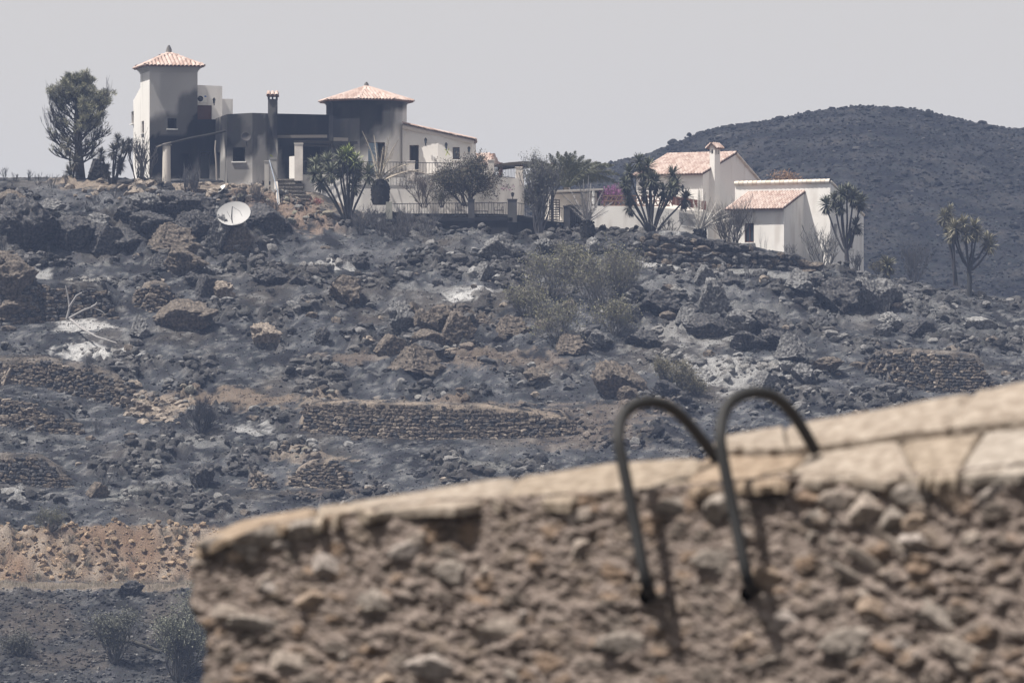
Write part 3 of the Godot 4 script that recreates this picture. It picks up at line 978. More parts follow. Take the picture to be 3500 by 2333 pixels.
# ---------------------------------------------------------------- the burnt villa
func build_villa():
	for s in [
		[590, 530, 135, 85, 1.0], [700, 470, 80, 95, 1.0], [610, 440, 130, 62, 0.86], [560, 320, 110, 120, 0.36], [630, 310, 90, 150, 0.5], [655, 385, 60, 75, 0.82],
		[790, 440, 48, 85, 0.97], [825, 480, 60, 85, 0.92], [790, 590, 70, 50, 0.72], [850, 395, 60, 22, 0.8], [890, 440, 60, 150, 0.5], [932, 400, 28, 130, 0.9], [1040, 430, 135, 110, 1.0], [1030, 545, 70, 90, 1.0],
		[1160, 395, 75, 130, 0.96], [1225, 390, 85, 100, 0.97], [1310, 352, 80, 30, 0.93], [1285, 390, 70, 75, 0.8], [1255, 450, 50, 50, 0.7], [1180, 490, 80, 50, 0.92], [1188, 435, 75, 85, 0.96], [1130, 560, 60, 60, 0.9], [1215, 340, 140, 14, 0.9], [745, 420, 30, 20, 0.5], [850, 425, 100, 50, 0.88], [650, 400, 55, 100, 0.85], [1150, 450, 60, 110, 0.98], [1240, 430, 60, 80, 0.88],
	]:
		stain(s[0], s[1], s[2], s[3], s[4])
	var org := Vector3(-22, yof(612, 430), -430)
	var v := base("burnt_villa", org, "soot-blackened white villa with square tower and octagonal tiled pavilion", "house")
	var y0 := yof(612, 430) - 0.8
	var th := 0.253
	var ex := Vector3(cos(th), 0, -sin(th))
	var ez := Vector3(-sin(th), 0, -cos(th))
	# tower
	var fl := corner(510, 430.0)
	var fr := fl + ex * 3.7
	var br := fr + ez * 3.7
	var bl := fl + ez * 3.7
	var top := yof(243, 430)
	var wfr := hole(fl, fr, 572, 603, 405, 440)
	var door1 := hole(fl, fr, 615, 646, 526, 562)
	var slit := hole(bl, fl, 483, 491, 414, 455)
	block(v, [fl, fr, br, bl], y0, [top, top, top, top], {0: [wfr, door1], 3: [slit]}, plaster_villa, M.plaster, 0.0, "wall", [3])
	cornice(v, [fl, fr, br, bl], top, [[0.05, 0.12], [0.12, 0.1], [0.2, 0.12], [0.3, 0.1]], plaster_villa)
	sill_and_frame(v, fl, fr, wfr, M.wood_burnt, false, 0)
	sill_and_frame(v, bl, fl, slit, M.frame, true, 0)
	var rf := Node3D.new(); rf.name = "tower_roof"; v.add_child(rf, true)
	var ey := top + 0.43
	var cen := (fl + br) * 0.5
	var ov := 0.42
	var c4 := [fl - ex * ov - ez * ov, fr + ex * ov - ez * ov, br + ex * ov + ez * ov, bl - ex * ov + ez * ov]
	for i in 4: c4[i].y = ey
	var apex := Vector3(cen.x, yof(181, 432), cen.z)
	for i in 4:
		roof_plane(rf, c4[i], c4[(i + 1) % 4], apex, apex, 0.31, 0.44, i != 2 and i != 1)
		ridge_line(rf, c4[i], apex, 0.26)
	finial(v, apex - Vector3(0, 0.12, 0), 0.72, 0.24)
	# wing behind the tower on its sunlit side
	var w1 := bl + ez * 2.9
	var w2 := w1 + ex * 6.0
	var w3 := bl + ex * 6.0
	var slit2 := hole(w1, bl, 448, 456, 381, 423)
	block(v, [bl, w3, w2, w1], y0, [yof(300, 434), yof(300, 434), yof(345, 437), yof(345, 437)], {3: [slit2]}, plaster_villa, M.plaster, 0.2, "wall", [3])
	sill_and_frame(v, w1, bl, slit2, M.frame, true, 0)
	# upper rooms behind, beside the tower
	var a0 := corner(655, 434.0); var a1 := a0 + ex * 2.36
	var dr := hole(a0, a1, 672, 723, 360, 410)
	block(v, [a0, a1, a1 + ez * 4.0, a0 + ez * 4.0], y0, [yof(290, 434), yof(293, 434), yof(293, 434), yof(290, 434)], {0: [dr]}, plaster_clean, M.plaster, 0.2)
	var dm := MB.new()
	dm.box((a0 + ex * (dr[0] + dr[1]) * 0.5) + Vector3(0, (dr[2] + dr[3]) * 0.5, 0) + ez * 0.12, Vector3(dr[1] - dr[0] - 0.02, dr[3] - dr[2] - 0.02, 0.06), Basis(ex, Vector3.UP, -ez))
	for k in 4: dm.box((a0 + ex * (dr[0] + (dr[1] - dr[0]) * (k + 0.5) / 4.0)) + Vector3(0, (dr[2] + dr[3]) * 0.5, 0) + ez * 0.085, Vector3((dr[1] - dr[0]) / 4.0 - 0.04, dr[3] - dr[2] - 0.12, 0.02), Basis(ex, Vector3.UP, -ez))
	part(dm, M.brown_door, "door", v)
	var b0 := corner(750, 436.0); var b1 := b0 + ex * 1.03
	block(v, [b0, b1, b1 + ez * 3.0, b0 + ez * 3.0], y0, [yof(338, 436), yof(338, 436), yof(338, 436), yof(338, 436)], {}, plaster_clean, M.plaster, 0.2)
	# recess between tower and low block
	var q0 := fr; var q1 := corner(740, 431.4)
	var dopen := hole(q0, q1, 684, 717, 522, 611)
	block(v, [q0, q1, q1 + Vector3(0, 0, -4), q0 + Vector3(0, 0, -4)], y0, [yof(409, 431), yof(407, 431), yof(407, 431), yof(409, 431)], {0: [dopen]}, plaster_villa, M.plaster, 0.25)
	# low block with a cranked front
	var p0 := corner(736, 431.0); var p1 := corner(776, 427.2); var p2 := corner(862, 427.0); var p3 := corner(925, 428.6); var p4 := corner(925, 434.0); var p5 := corner(736, 435.0)
	var w_low := hole(p1, p2, 795, 837, 503, 552)
	var slot := hole(p0, p1, 741, 751, 520, 611)
	block(v, [p0, p1, p2, p3, p4, p5], y0, [yof(405, 431), yof(390, 427), yof(386, 427), yof(388, 428.6), yof(392, 434), yof(408, 435)], {1: [w_low], 0: [slot]}, plaster_villa, M.plaster, 0.25)
	sill_and_frame(v, p1, p2, w_low, M.wood_burnt, false, 0)
	# chimney
	var ch := [corner(915, 428.3), corner(948, 428.1), corner(948, 429.1), corner(915, 429.3)]
	block(v, ch, y0, [yof(338, 428), yof(338, 428), yof(338, 428), yof(338, 428)], {}, plaster_villa, M.plaster, 0.0, "chimney_shaft")
	var cap := Node3D.new(); cap.name = "chimney_cap"; v.add_child(cap, true)
	var cb := MB.new()
	var cc: Vector3 = (ch[0] + ch[2]) * 0.5
	for k in [[-0.3, -0.35], [0.3, -0.35], [-0.3, 0.35], [0.3, 0.35], [0.0, 0.35]]:
		cb.box(cc + Vector3(k[0], yof(332, 428), k[1]), Vector3(0.13, 0.34, 0.13))
	part(cb, M.charred, "pillar", cap)
	var s1: Vector3 = cc + Vector3(-0.45, yof(324, 428), 0.6); var s2: Vector3 = cc + Vector3(0.45, yof(324, 428), 0.6)
	var t1: Vector3 = cc + Vector3(-0.45, yof(313, 428), 0); var t2: Vector3 = cc + Vector3(0.45, yof(313, 428), 0)
	roof_plane(cap, s1, s2, t1, t2, 0.28, 0.36)
	roof_plane(cap, s2 + Vector3(0, 0, -1.2), s1 + Vector3(0, 0, -1.2), t2, t1, 0.28, 0.36)
	# black recess under the pergola
	var g0 := corner(925, 430.2); var g1 := corner(1140, 431.2)
	var gd := hole(g0, g1, 990, 1012, 500, 600)
	var gw := hole(g0, g1, 1040, 1095, 500, 590)
	block(v, [g0, g1, g1 + Vector3(0, 0, -4), g0 + Vector3(0, 0, -4)], y0, [yof(388, 430.2), yof(392, 431), yof(392, 431), yof(388, 430.2)], {0: [gd, gw]}, plaster_villa, M.plaster, 0.25)
	# octagon
	var oc := corner(1252, 431.6)
	var foot := []
	for k in 8:
		var an := deg_to_rad(-98.0 + 45.0 * k)
		foot.append(oc + Vector3(sin(an), 0, cos(an)) * 3.1)
	var otop := yof(351, 428.5)
	var od := hole(foot[2], foot[3], 1258, 1316, 486, 600)
	var ow := hole(foot[1], foot[2], 1160, 1205, 500, 600)
	block(v, foot, y0, [otop, otop, otop, otop, otop, otop, otop, otop], {2: [od], 1: [ow]}, plaster_villa, M.plaster, 0.0)
	cornice(v, foot, otop, [[0.05, 0.1], [0.12, 0.08], [0.2, 0.08]], plaster_villa)
	sill_and_frame(v, foot[2], foot[3], od, M.frame, false, 0, "door_frame")
	var leafp := MB.new()
	var dt: Vector3 = (foot[3] - foot[2]).normalized()
	leafp.box(foot[2] + dt * (od[0] + 0.38) + Vector3(0, (od[2] + od[3]) * 0.5, 0) - dt.cross(Vector3.UP) * 0.1, Vector3(0.72, od[3] - od[2] - 0.1, 0.03), Basis(dt, Vector3.UP, dt.cross(Vector3.UP)))
	part(leafp, surf(Color(.16, .22, .28), 0.25), "glass_door", v)
	var orf := Node3D.new(); orf.name = "octagon_roof"; v.add_child(orf, true)
	var oap := Vector3(oc.x, yof(297, 431.6), oc.z)
	var ring := []
	for k in 8:
		var an := deg_to_rad(-98.0 + 45.0 * k)
		ring.append(Vector3(oc.x, otop + 0.27, oc.z) + Vector3(sin(an), 0, cos(an)) * 3.62)
	for k in 8:
		roof_plane(orf, ring[k], ring[(k + 1) % 8], oap, oap, 0.25, 0.40, k < 4)
		ridge_line(orf, ring[k], oap, 0.24)
	finial(v, oap - Vector3(0, 0.05, 0), 0.42, 0.2)
	# low wing beyond the octagon
	var k0 := corner(1375, 430.2); var k1 := corner(1496, 429.4); var k2 := corner(1612, 429.4)
	var kd := hole(k0, k1, 1399, 1431, 496, 598)
	var kw := hole(k1, k2, 1547, 1571, 503, 545)
	var k3 := k2 + Vector3(0.3, 0, -4.5); var k4 := k0 + Vector3(0, 0, -4.0)
	block(v, [k0, k1, k2, k3, k4], y0, [yof(428, 430.2), yof(458, 429.4), yof(484, 429.4), yof(484, 429.4), yof(428, 430.2)], {0: [kd], 1: [kw]}, plaster_villa, M.plaster, -1.0)
	sill_and_frame(v, k1, k2, kw, M.frame, true, 1)
	sill_and_frame(v, k0, k1, kd, M.frame, false, 0, "door_frame")
	var wr := Node3D.new(); wr.name = "wing_roof"; v.add_child(wr, true)
	var z1 := Vector3(k2.x + 0.28, yof(477, 429), -428.9); var z2 := Vector3(k2.x + 0.28, yof(477, 429), -434.0)
	var z3 := Vector3(k0.x, yof(423, 430), -429.7); var z4 := Vector3(k0.x, yof(423, 430), -434.2)
	roof_plane(wr, z1, z2, z3, z4, 0.30, 0.4)
	ridge_line(wr, z1 + Vector3(0, 0.02, 0.05), z3 + Vector3(0, 0.02, 0.05), 0.22)
	var vb := MB.new()
	var va := Vector3(k0.x, yof(424, 430) - 0.02, -429.75); var vz := Vector3(k2.x + 0.2, yof(478, 429) - 0.02, -429.0)
	vb.quad(va - Vector3(0, 0.32, 0), vz - Vector3(0, 0.28, 0), vz, va, Color(.62, .56, .50))
	vb.quad(va - Vector3(0, 0.32, 0.5), vz - Vector3(0, 0.28, 0.5), vz - Vector3(0, 0.28, 0), va - Vector3(0, 0.32, 0), Color(.62, .56, .50))
	part(vb, M.plaster, "verge_band", v)
	# charred porch: beam, hanging planks
	var beams := base("charred_porch_beam", pt(660, 470, 428), "charred beam sagging from porch pillar to villa wall", "beam")
	var bb := MB.new()
	bb.tube(PackedVector3Array([pt(545, 498, 427.6), pt(590, 488, 427.6), pt(650, 473, 427.5), pt(720, 460, 427.3), pt(772, 447, 427.0)]), PackedFloat32Array([0.05, 0.09, 0.1, 0.1, 0.09]), 6)
	part(bb, M.wood_burnt, "beam", beams)
	var b2 := MB.new()
	b2.tube(PackedVector3Array([pt(535, 503, 427.4), pt(560, 494, 427.4), pt(585, 487, 427.5)]), PackedFloat32Array([0.05, 0.1, 0.06]), 5)
	part(b2, M.wood_grey, "splintered_end", beams)
	var pil := base("porch_pillar", pt(569, 612, 427.6), "round white plastered pillar holding the charred porch beam", "pillar")
	var pb := MB.new()
	var pf := pt(569, 622, 427.6)
	var hh := (622 - 498) * mpp(427.6)
	for i in 5: pass
	pb.tube(PackedVector3Array([pf, pf + Vector3(0, hh * 0.5, 0), pf + Vector3(0, hh, 0)]), PackedFloat32Array([0.33, 0.31, 0.30]), 14, Color(.62, .57, .51))
	part(pb, M.plaster, "shaft", pil)
	var pc := MB.new()
	pc.box(pf + Vector3(0, hh + 0.05, 0), Vector3(0.78, 0.1, 0.7), Basis.IDENTITY, Color(.12, .115, .11))
	part(pc, M.plaster, "cap", pil)
	var post := base("burnt_post", pt(757, 612, 426.8), "thin pale burnt post leaning against the villa corner", "post")
	var po := MB.new()
	po.tube(PackedVector3Array([pt(741, 616, 426.8), pt(739, 560, 426.8), pt(735, 510, 426.9), pt(737, 480, 427)]), PackedFloat32Array([0.07, 0.07, 0.06, 0.05]), 5, Color(.3, .27, .24))
	part(po, M.bark, "shaft", post)
	# pergola on the terrace
	var pg := base("burnt_pergola", pt(1100, 490, 427), "burnt pergola of charred beams in front of the octagonal pavilion", "pergola")
	for r in [[940, 467, 1118, 466, 0.11, M.wood_grey, 428.6], [1005, 484, 1222, 488, 0.10, M.wood_burnt, 427.2], [1020, 497, 1150, 500, 0.06, M.wood_burnt, 428.0], [1140, 476, 1190, 478, 0.14, M.wood_grey, 428.2]]:
		var m := MB.new()
		var pa := pt(r[0], r[1], r[6]); var pz := pt(r[2], r[3], r[6])
		m.box((pa + pz) * 0.5, Vector3(pa.distance_to(pz), r[4] * 2.0, 0.16), Basis(Vector3(0, 0, 1), -atan2(pa.y - pz.y, pz.x - pa.x)))
		part(m, r[5], "beam", pg)
	for k in 7:
		var m := MB.new()
		var x: float = 1015.0 + k * 30.0
		m.tube(PackedVector3Array([pt(x, 483, 427.0), pt(x - 4, 485, 430.2)]), PackedFloat32Array([0.05, 0.05]), 5)
		part(m, M.wood_burnt, "rafter", pg)
	for x in [1127.0, 1204.0]:
		var m := MB.new()
		m.tube(PackedVector3Array([pt(x, 600, 427.4), pt(x + 1, 486, 427.3)]), PackedFloat32Array([0.1, 0.09]), 6)
		part(m, M.wood_burnt, "post", pg)
	# air conditioner
	var ac := base("air_conditioner", pt(687, 352, 433.7), "white outdoor air conditioner unit on the wall beside the tower", "air conditioner")
	var acb := MB.new()
	var am := pt(689, 338, 433.6)
	acb.box(am, Vector3(0.76, 0.58, 0.28), Basis(ex, Vector3.UP, -ez))
	part(acb, M.white, "casing", ac)
	var acf := MB.new()
	var fc := am + ez * -0.145 - ex * 0.12
	acf.tube(PackedVector3Array([fc + ez * 0.01, fc - ez * 0.012]), PackedFloat32Array([0.22, 0.22]), 18)
	part(acf, M.iron, "fan_grille", ac)
	for k in 3:
		var fb := MB.new()
		var an := TAU * k / 3.0
		fb.box(fc - ez * 0.018 + (ex * cos(an) + Vector3.UP * sin(an)) * 0.09, Vector3(0.15, 0.05, 0.008), Basis(ex * cos(an) + Vector3.UP * sin(an), Vector3.UP * cos(an) - ex * sin(an), -ez))
		part(fb, surf(Color(.12, .12, .12), 0.6), "fan_blade", ac)
	var lg := MB.new()
	lg.box(am + ex * 0.27 + Vector3(0, 0.18, 0) - ez * 0.145, Vector3(0.16, 0.1, 0.006), Basis(ex, Vector3.UP, -ez))
	part(lg, surf(Color(.05, .14, .42), 0.5), "badge", ac)
	wall_lamp(732, 345, 433.6, "iron wall lantern beside the brown upper door")
	wall_lamp(1455, 482, 429.3, "iron wall lantern over the plain wall between terrace door and window")
	wall_lamp(1525, 498, 429.0, "iron wall lantern on the terrace side of the small window")
	wall_lamp(1603, 511, 429.0, "iron wall lantern at the far corner of the villa wing")
	wall_lamp(477, 505, 432.5, "iron wall lantern on the sunlit tower side wall")
	# small dish on the wall
	var sd := base("wall_dish", pt(843, 500, 426.9), "small sooty satellite dish on the low villa wall above the window", "satellite dish")
	dish(sd, pt(841, 467, 426.4), Vector3(0.25, 0.25, 1.0).normalized(), 0.36, 0.33, M.dish_dark, pt(845, 500, 426.95))
	# roof of the little outhouse and the brown canopy behind
	var oh := base("outhouse", pt(1650, 600, 436), "small outhouse with dark red tiled roof behind the villa", "outhouse")
	var h0 := corner(1605, 437.0); var h1 := corner(1672, 435.0); var h2 := corner(1690, 438.0); var h3 := corner(1620, 440.0)
	block(oh, [h0, h1, h2, h3], yof(650, 436), [yof(562, 436), yof(562, 436), yof(562, 436), yof(562, 436)], {}, plaster_soiled, M.plaster, 0.0)
	var orr := Node3D.new(); orr.name = "roof"; oh.add_child(orr, true)
	var hy := yof(562, 436)
	roof_plane(orr, Vector3(h0.x - 0.3, hy, h0.z + 0.3), Vector3(h1.x + 0.3, hy, h1.z + 0.3), Vector3(h0.x + 0.5, yof(525, 437), -437.6), Vector3(h1.x + 0.28, yof(524, 437), -437.0), 0.26, 0.38)
	roof_plane(orr, Vector3(h1.x + 0.3, hy, h1.z + 0.3), Vector3(h2.x + 0.4, hy, h2.z), Vector3(h1.x + 0.28, yof(524, 437), -437.0), Vector3(h1.x + 0.28, yof(524, 437), -437.0), 0.26, 0.38)
	roof_plane(orr, Vector3(h2.x + 0.4, hy, h2.z), Vector3(h3.x, hy, h3.z), Vector3(h1.x + 0.28, yof(524, 437), -437.0), Vector3(h0.x + 0.5, yof(525, 437), -437.6), 0.26, 0.38, false)
	var cn := base("reed_canopy", pt(1780, 600, 436), "flat brown reed canopy on posts behind the terrace corner", "canopy")
	var cm := MB.new()
	var cpts := [[1700, 561], [1740, 555], [1790, 551], [1830, 553], [1870, 563], [1900, 572]]
	for i in cpts.size() - 1:
		var l0 := pt(cpts[i][0], cpts[i][1], 434.5); var l1 := pt(cpts[i + 1][0], cpts[i + 1][1], 434.5)
		var bk := Vector3(0, -0.1, -4.0); var dn := Vector3(0, -0.22, 0)
		cm.quad(l0 + dn, l1 + dn, l1, l0)
		cm.quad(l0, l1, l1 + bk, l0 + bk)
		cm.quad(l0 + dn + bk, l1 + dn + bk, l1 + dn, l0 + dn)
	part(cm, surf(Color(.085, .07, .055), 0.95, noise_tex(0.03, 15, [[0.0, grey(0.5)], [1.0, grey(1.3)]]), null, 1.0), "thatch", cn)
	for x in [1712.0, 1783.0, 1890.0]:
		var m := MB.new()
		m.tube(PackedVector3Array([pt(x, 640, 435.0), pt(x, 556, 435.0)]), PackedFloat32Array([0.16, 0.15]), 8)
		part(m, M.brown_door, "post", cn)

func dish(parent: Node, c: Vector3, nrm: Vector3, rx: float, ry: float, mat: Material, foot: Vector3):
	var x := Vector3.UP.cross(nrm).normalized()
	var y := nrm.cross(x)
	var b := MB.new()
	var rings := 7
	var seg := 28
	for side in 2:
		var k := b.v.size()
		for i in rings + 1:
			var r := float(i) / rings
			for s in seg + 1:
				var a := TAU * s / seg
				b.v.append(c + x * cos(a) * r * rx + y * sin(a) * r * ry + nrm * (0.28 * rx * (r * r - 1.0) - side * 0.025)); b.c.append(Color.WHITE); b.n.append(Vector3.ZERO)
		b.grid(rings + 1, seg + 1, k)
	b.smooth()
	var rim := PackedVector3Array(); var rr := PackedFloat32Array()
	for s in seg + 1:
		var a := TAU * s / seg
		rim.append(c + x * cos(a) * rx + y * sin(a) * ry - nrm * 0.012); rr.append(0.02)
	b.tube(rim, rr, 5, Color.WHITE, false)
	part(b, mat, "reflector", parent)
	var m := MB.new()
	m.tube(PackedVector3Array([foot, c - nrm * (0.28 * rx + 0.1) - Vector3(0, ry * 0.3, 0), c - nrm * (0.28 * rx + 0.02)]), PackedFloat32Array([0.035, 0.035, 0.05]), 6)
	part(m, M.iron, "mount", parent)

# ---------------------------------------------------------------- terraces, stairs and garden things
func railing(called: String, label: String, group: String, a: Vector3, b: Vector3, h: float, gap: float, mat: Material):
	var t := base(called, (a + b) * 0.5, label, "railing", group)
	var dir := b - a
	var l := dir.length()
	dir = dir.normalized()
	for k in [h, 0.08]:
		var m := MB.new()
		m.tube(PackedVector3Array([a + Vector3(0, k, 0), b + Vector3(0, k, 0)]), PackedFloat32Array([0.03, 0.03]), 4)
		part(m, mat, "rail", t)
	var n := int(l / gap)
	var bar := MB.new()
	bar.tube(PackedVector3Array([Vector3.ZERO, Vector3(0, h - 0.06, 0)]), PackedFloat32Array([0.016, 0.016]), 4)
	var bm := bar.mesh()
	for i in n:
		var p := a.lerp(b, (i + 0.5) / n) + Vector3(0, 0.05, 0) - t.position
		put(bm, mat, "baluster", t, Transform3D(Basis.from_euler(Vector3(rnd(-0.05, 0.05), 0, rnd(-0.05, 0.05))), p))

func pillar(called: String, label: String, group: String, px0: float, px1: float, py0: float, py1: float, d: float, col: Color, depth := 0.45, cap := true):
	var a := pt(px0, py1, d); var b := pt(px1, py1, d)
	var h := (py1 - py0) * mpp(d)
	var c := (a + b) * 0.5
	var t := base(called, c, label, "pillar", group)
	var w := b.x - a.x
	var m := MB.new()
	var cf := func(p: Vector3): return col * (1.0 + 0.25 * nb.get_noise_3d(p.x * 3.0, p.y * 2.0, p.z * 3.0))
	var f0 := c + Vector3(-w * 0.5, 0, depth * 0.5); var f1 := c + Vector3(w * 0.5, 0, depth * 0.5)
	var f2 := c + Vector3(w * 0.5, 0, -depth * 0.5); var f3 := c + Vector3(-w * 0.5, 0, -depth * 0.5)
	for e in [[f0, f1], [f1, f2], [f2, f3], [f3, f0]]:
		face(m, e[0], e[1], c.y - 0.4, c.y + h, c.y + h, [], cf)
	m.quad(f0 + Vector3(0, h, 0), f1 + Vector3(0, h, 0), f2 + Vector3(0, h, 0), f3 + Vector3(0, h, 0), col)
	part(m, M.plaster, "shaft", t)
	if cap:
		var k := MB.new()
		k.box(c + Vector3(0, h + 0.03, 0), Vector3(w + 0.08, 0.06, depth + 0.08), Basis.IDENTITY, col * 1.1)
		part(k, M.plaster, "cap", t)

func rock_at(parent: Node, shape: Mesh, mat: Material, called: String, p: Vector3, s: Vector3, turn := Vector3.ZERO):
	var o := put(shape, mat, called, parent, Transform3D(Basis.from_euler(turn).scaled_local(s), p))
	o.position -= world_of(parent)
	return o

func build_garden():
	# terrace of the villa
	var tw := base("villa_terrace", pt(1300, 690, 427), "white plastered retaining wall of the villa terrace with iron railing on top", "retaining wall")
	var f := [corner(1030, 427.4), corner(1200, 426.9), corner(1480, 426.9), corner(1692, 427.3), corner(1792, 430.5), corner(1792, 437.0), corner(1030, 432.0)]
	var y0 := yof(730, 427)
	block(tw, f, y0, [yof(597, 427.4), yof(594, 426.9), yof(598, 426.9), yof(603, 427.3), yof(612, 430.5), yof(612, 437), yof(597, 432)], {}, plaster_soiled, M.plaster, 0.0)
	var wpl := Color(.66, .61, .56)
	pillar("terrace_pillar", "tall white plastered pillar at the head of the stone stairs", "", 1007, 1035, 492, 600, 427.2, wpl, 0.6)
	pillar("terrace_post", "white square terrace post in front of the villa wing door", "", 1392, 1418, 552, 600, 427.1, wpl, 0.5)
	pillar("terrace_post", "white square terrace post behind the dark bougainvillea bush", "", 1668, 1689, 549, 606, 427.3, wpl, 0.5)
	pillar("terrace_post", "white square terrace post below the reed canopy", "", 1762, 1786, 573, 616, 430.2, wpl, 0.5)
	railing("terrace_railing", "black iron railing between octagon and the villa wing door post", "", pt(1036, 594, 426.7), pt(1390, 597, 426.7), 0.93, 0.22, M.iron)
	railing("terrace_railing", "long black iron railing in front of the villa wing windows", "", pt(1420, 598, 426.8), pt(1666, 602, 427.1), 0.93, 0.22, M.iron)
	railing("terrace_railing", "short sloping iron railing leading to the reed canopy", "", pt(1691, 604, 427.3), pt(1760, 612, 430.1), 0.95, 0.22, M.iron)
	var sp := MB.new()
	sp.box(pt(1705, 616, 427.3), Vector3(0.16, 0.12, 0.2))
	var fl := base("floodlight", pt(1705, 618, 427.3), "small white floodlight on the terrace wall below sloping railing", "floodlight")
	part(sp, M.white, "housing", fl)
	var br := MB.new()
	br.box(pt(1705, 620, 427.6), Vector3(0.05, 0.05, 0.3))
	part(br, M.iron, "bracket", fl)
	# low white wall under the pergola
	var lw := base("low_wall", pt(995, 600, 429), "low white wall with rounded corner beside the terrace pillar", "wall")
	block(lw, [corner(988, 428.4), corner(1006, 428.2), corner(1006, 428.7), corner(988, 428.9)], yof(610, 428), [yof(534, 428), yof(533, 428), yof(533, 428), yof(534, 428)], {}, plaster_white, M.plaster, 0.0)
	# stairs
	var st := base("stone_stairs", pt(1000, 730, 424), "weathered stone stairs climbing to the villa terrace", "stairs")
	var n := 11
	for k in n:
		var q := float(k) / (n - 1)
		var d := lerpf(427.6, 422.4, q)
		var y := lerpf(612.0, 742.0, q)
		var l: float = lerp(944.0, 952.0, q) + rnd(-4, 4)
		var r: float = lerp(1030.0, 1092.0, q) + rnd(-8, 8)
		var a := pt(l, y, d); var b := pt(r, y, d)
		var cuts := 3 + rng.randi() % 2
		var x := a.x
		for c in cuts:
			var w := (b.x - a.x) / cuts * rnd(0.75, 1.2) if c < cuts - 1 else b.x - x
			if w < 0.15: continue
			var m := MB.new()
			var g := rnd(0.16, 0.30)
			m.box(Vector3(x + w * 0.5, a.y - 0.05 + rnd(-0.012, 0.012), a.z - 0.2 + rnd(-0.05, 0.05)), Vector3(w - 0.02, 0.09, 0.62), Basis.from_euler(Vector3(rnd(-0.03, 0.03), rnd(-0.06, 0.06), rnd(-0.03, 0.03))), Color(g, g * 0.92, g * 0.82))
			part(m, M.stone_step, "tread_slab", st)
			x += w
		var rs := MB.new()
		rs.box(Vector3((a.x + b.x) * 0.5, a.y - 0.26, a.z - 0.30), Vector3(b.x - a.x - 0.06, 0.34, 0.5), Basis.IDENTITY, Color(.22, .20, .18))
		part(rs, M.stone_step, "riser", st)
	# stair side: two cracked posts and a sloping metal handrail on a rough wall
	pillar("stair_post", "cracked white stair post with rounded top, farther from the steps", "", 904, 919, 552, 668, 425.6, Color(.42, .40, .37), 0.4)
	pillar("stair_post", "cracked white stair post next to the sloping handrail", "", 925, 946, 543, 700, 424.6, Color(.36, .345, .32), 0.45)
	var sw := base("stair_wall", pt(940, 700, 424), "rough sloping side wall of the stone stairs", "wall")
	var sb := MB.new()
	face(sb, corner(930, 425.6), corner(953, 421.6), yof(770, 422), yof(580, 425.6), yof(712, 421.6), [], plaster_soiled)
	face(sb, corner(944, 425.6), corner(930, 425.6), yof(770, 422), yof(580, 425.6), yof(580, 425.6), [], plaster_soiled)
	face(sb, corner(958, 421.6), corner(944, 425.6), yof(770, 422), yof(712, 421.6), yof(580, 425.6), [], plaster_soiled)
	sb.quad(Vector3(corner(930, 425.6).x, yof(580, 425.6), -425.6), Vector3(corner(953, 421.6).x, yof(712, 421.6), -421.6), Vector3(corner(958, 421.6).x, yof(712, 421.6), -421.6), Vector3(corner(944, 425.6).x, yof(580, 425.6), -425.6), Color(.4, .37, .34))
	face(sb, corner(953, 421.6), corner(958, 421.6), yof(770, 422), yof(712, 421.6), yof(712, 421.6), [], plaster_soiled)
	part(sb, M.plaster, "wall", sw)
	var hr := base("stair_handrail", pt(940, 640, 423.5), "sloping grey metal handrail beside the stone stairs", "handrail")
	var hm := MB.new()
	hm.tube(PackedVector3Array([pt(921, 548, 424.4), pt(936, 605, 423.2), pt(949, 655, 422.2), pt(950, 700, 421.8)]), PackedFloat32Array([0.045, 0.045, 0.045, 0.04]), 6)
	part(hm, surf(Color(.22, .25, .30), 0.5), "rail", hr)
	# lower deck
	var dk := base("lower_deck", pt(1600, 790, 423), "fire-blackened concrete deck with a pale floor edge below the terrace", "deck")
	var dcol := func(p: Vector3): return plaster_black(p)
	var df := [corner(1318, 422.8), corner(1738, 422.3), corner(1770, 422.6), corner(2010, 426.2), corner(2010, 430.0), corner(1318, 428.0)]
	var dt := [yof(746, 422.8), yof(741, 422.3), yof(741, 422.6), yof(769, 426.2), yof(769, 430), yof(746, 428)]
	block(dk, df, yof(840, 423), dt, {}, dcol, M.plaster, -1.0)
	var top := MB.new()
	for i in range(1, 5):
		top.tri(Vector3(df[0].x, dt[0], df[0].z), Vector3(df[i].x, dt[i], df[i].z), Vector3(df[i + 1].x, dt[i + 1], df[i + 1].z), Color(.42, .38, .33))
	part(top, M.plaster, "floor", dk)
	var nose := MB.new()
	for i in 3:
		var a := Vector3(df[i].x, dt[i] - 0.28, df[i].z); var b := Vector3(df[i + 1].x, dt[i + 1] - 0.28, df[i + 1].z)
		var o := (b - a).normalized().cross(Vector3.UP) * 0.12; o.y = 0
		nose.quad(a + o, b + o, b + o + Vector3(0, 0.22, 0), a + o + Vector3(0, 0.22, 0), plaster_black(a))
		nose.quad(a + o + Vector3(0, 0.22, 0), b + o + Vector3(0, 0.22, 0), b + Vector3(0, 0.22, 0), a + Vector3(0, 0.22, 0), plaster_black(a))
		nose.quad(a, b, b + o, a + o, plaster_black(a))
	part(nose, M.plaster, "slab_edge", dk)
	pillar("deck_post", "pale grey-green concrete post at the free end of the deck railing", "", 1319, 1341, 690, 747, 422.9, Color(.30, .295, .26), 0.42, false)
	pillar("deck_post", "dark grey deck post between two railing bays with chairs", "", 1600, 1622, 683, 743, 422.6, Color(.07, .07, .075), 0.42)
	pillar("deck_post", "thick dark grey corner post of the deck carrying a lantern", "", 1735, 1767, 683, 742, 422.6, Color(.10, .098, .10), 0.6)
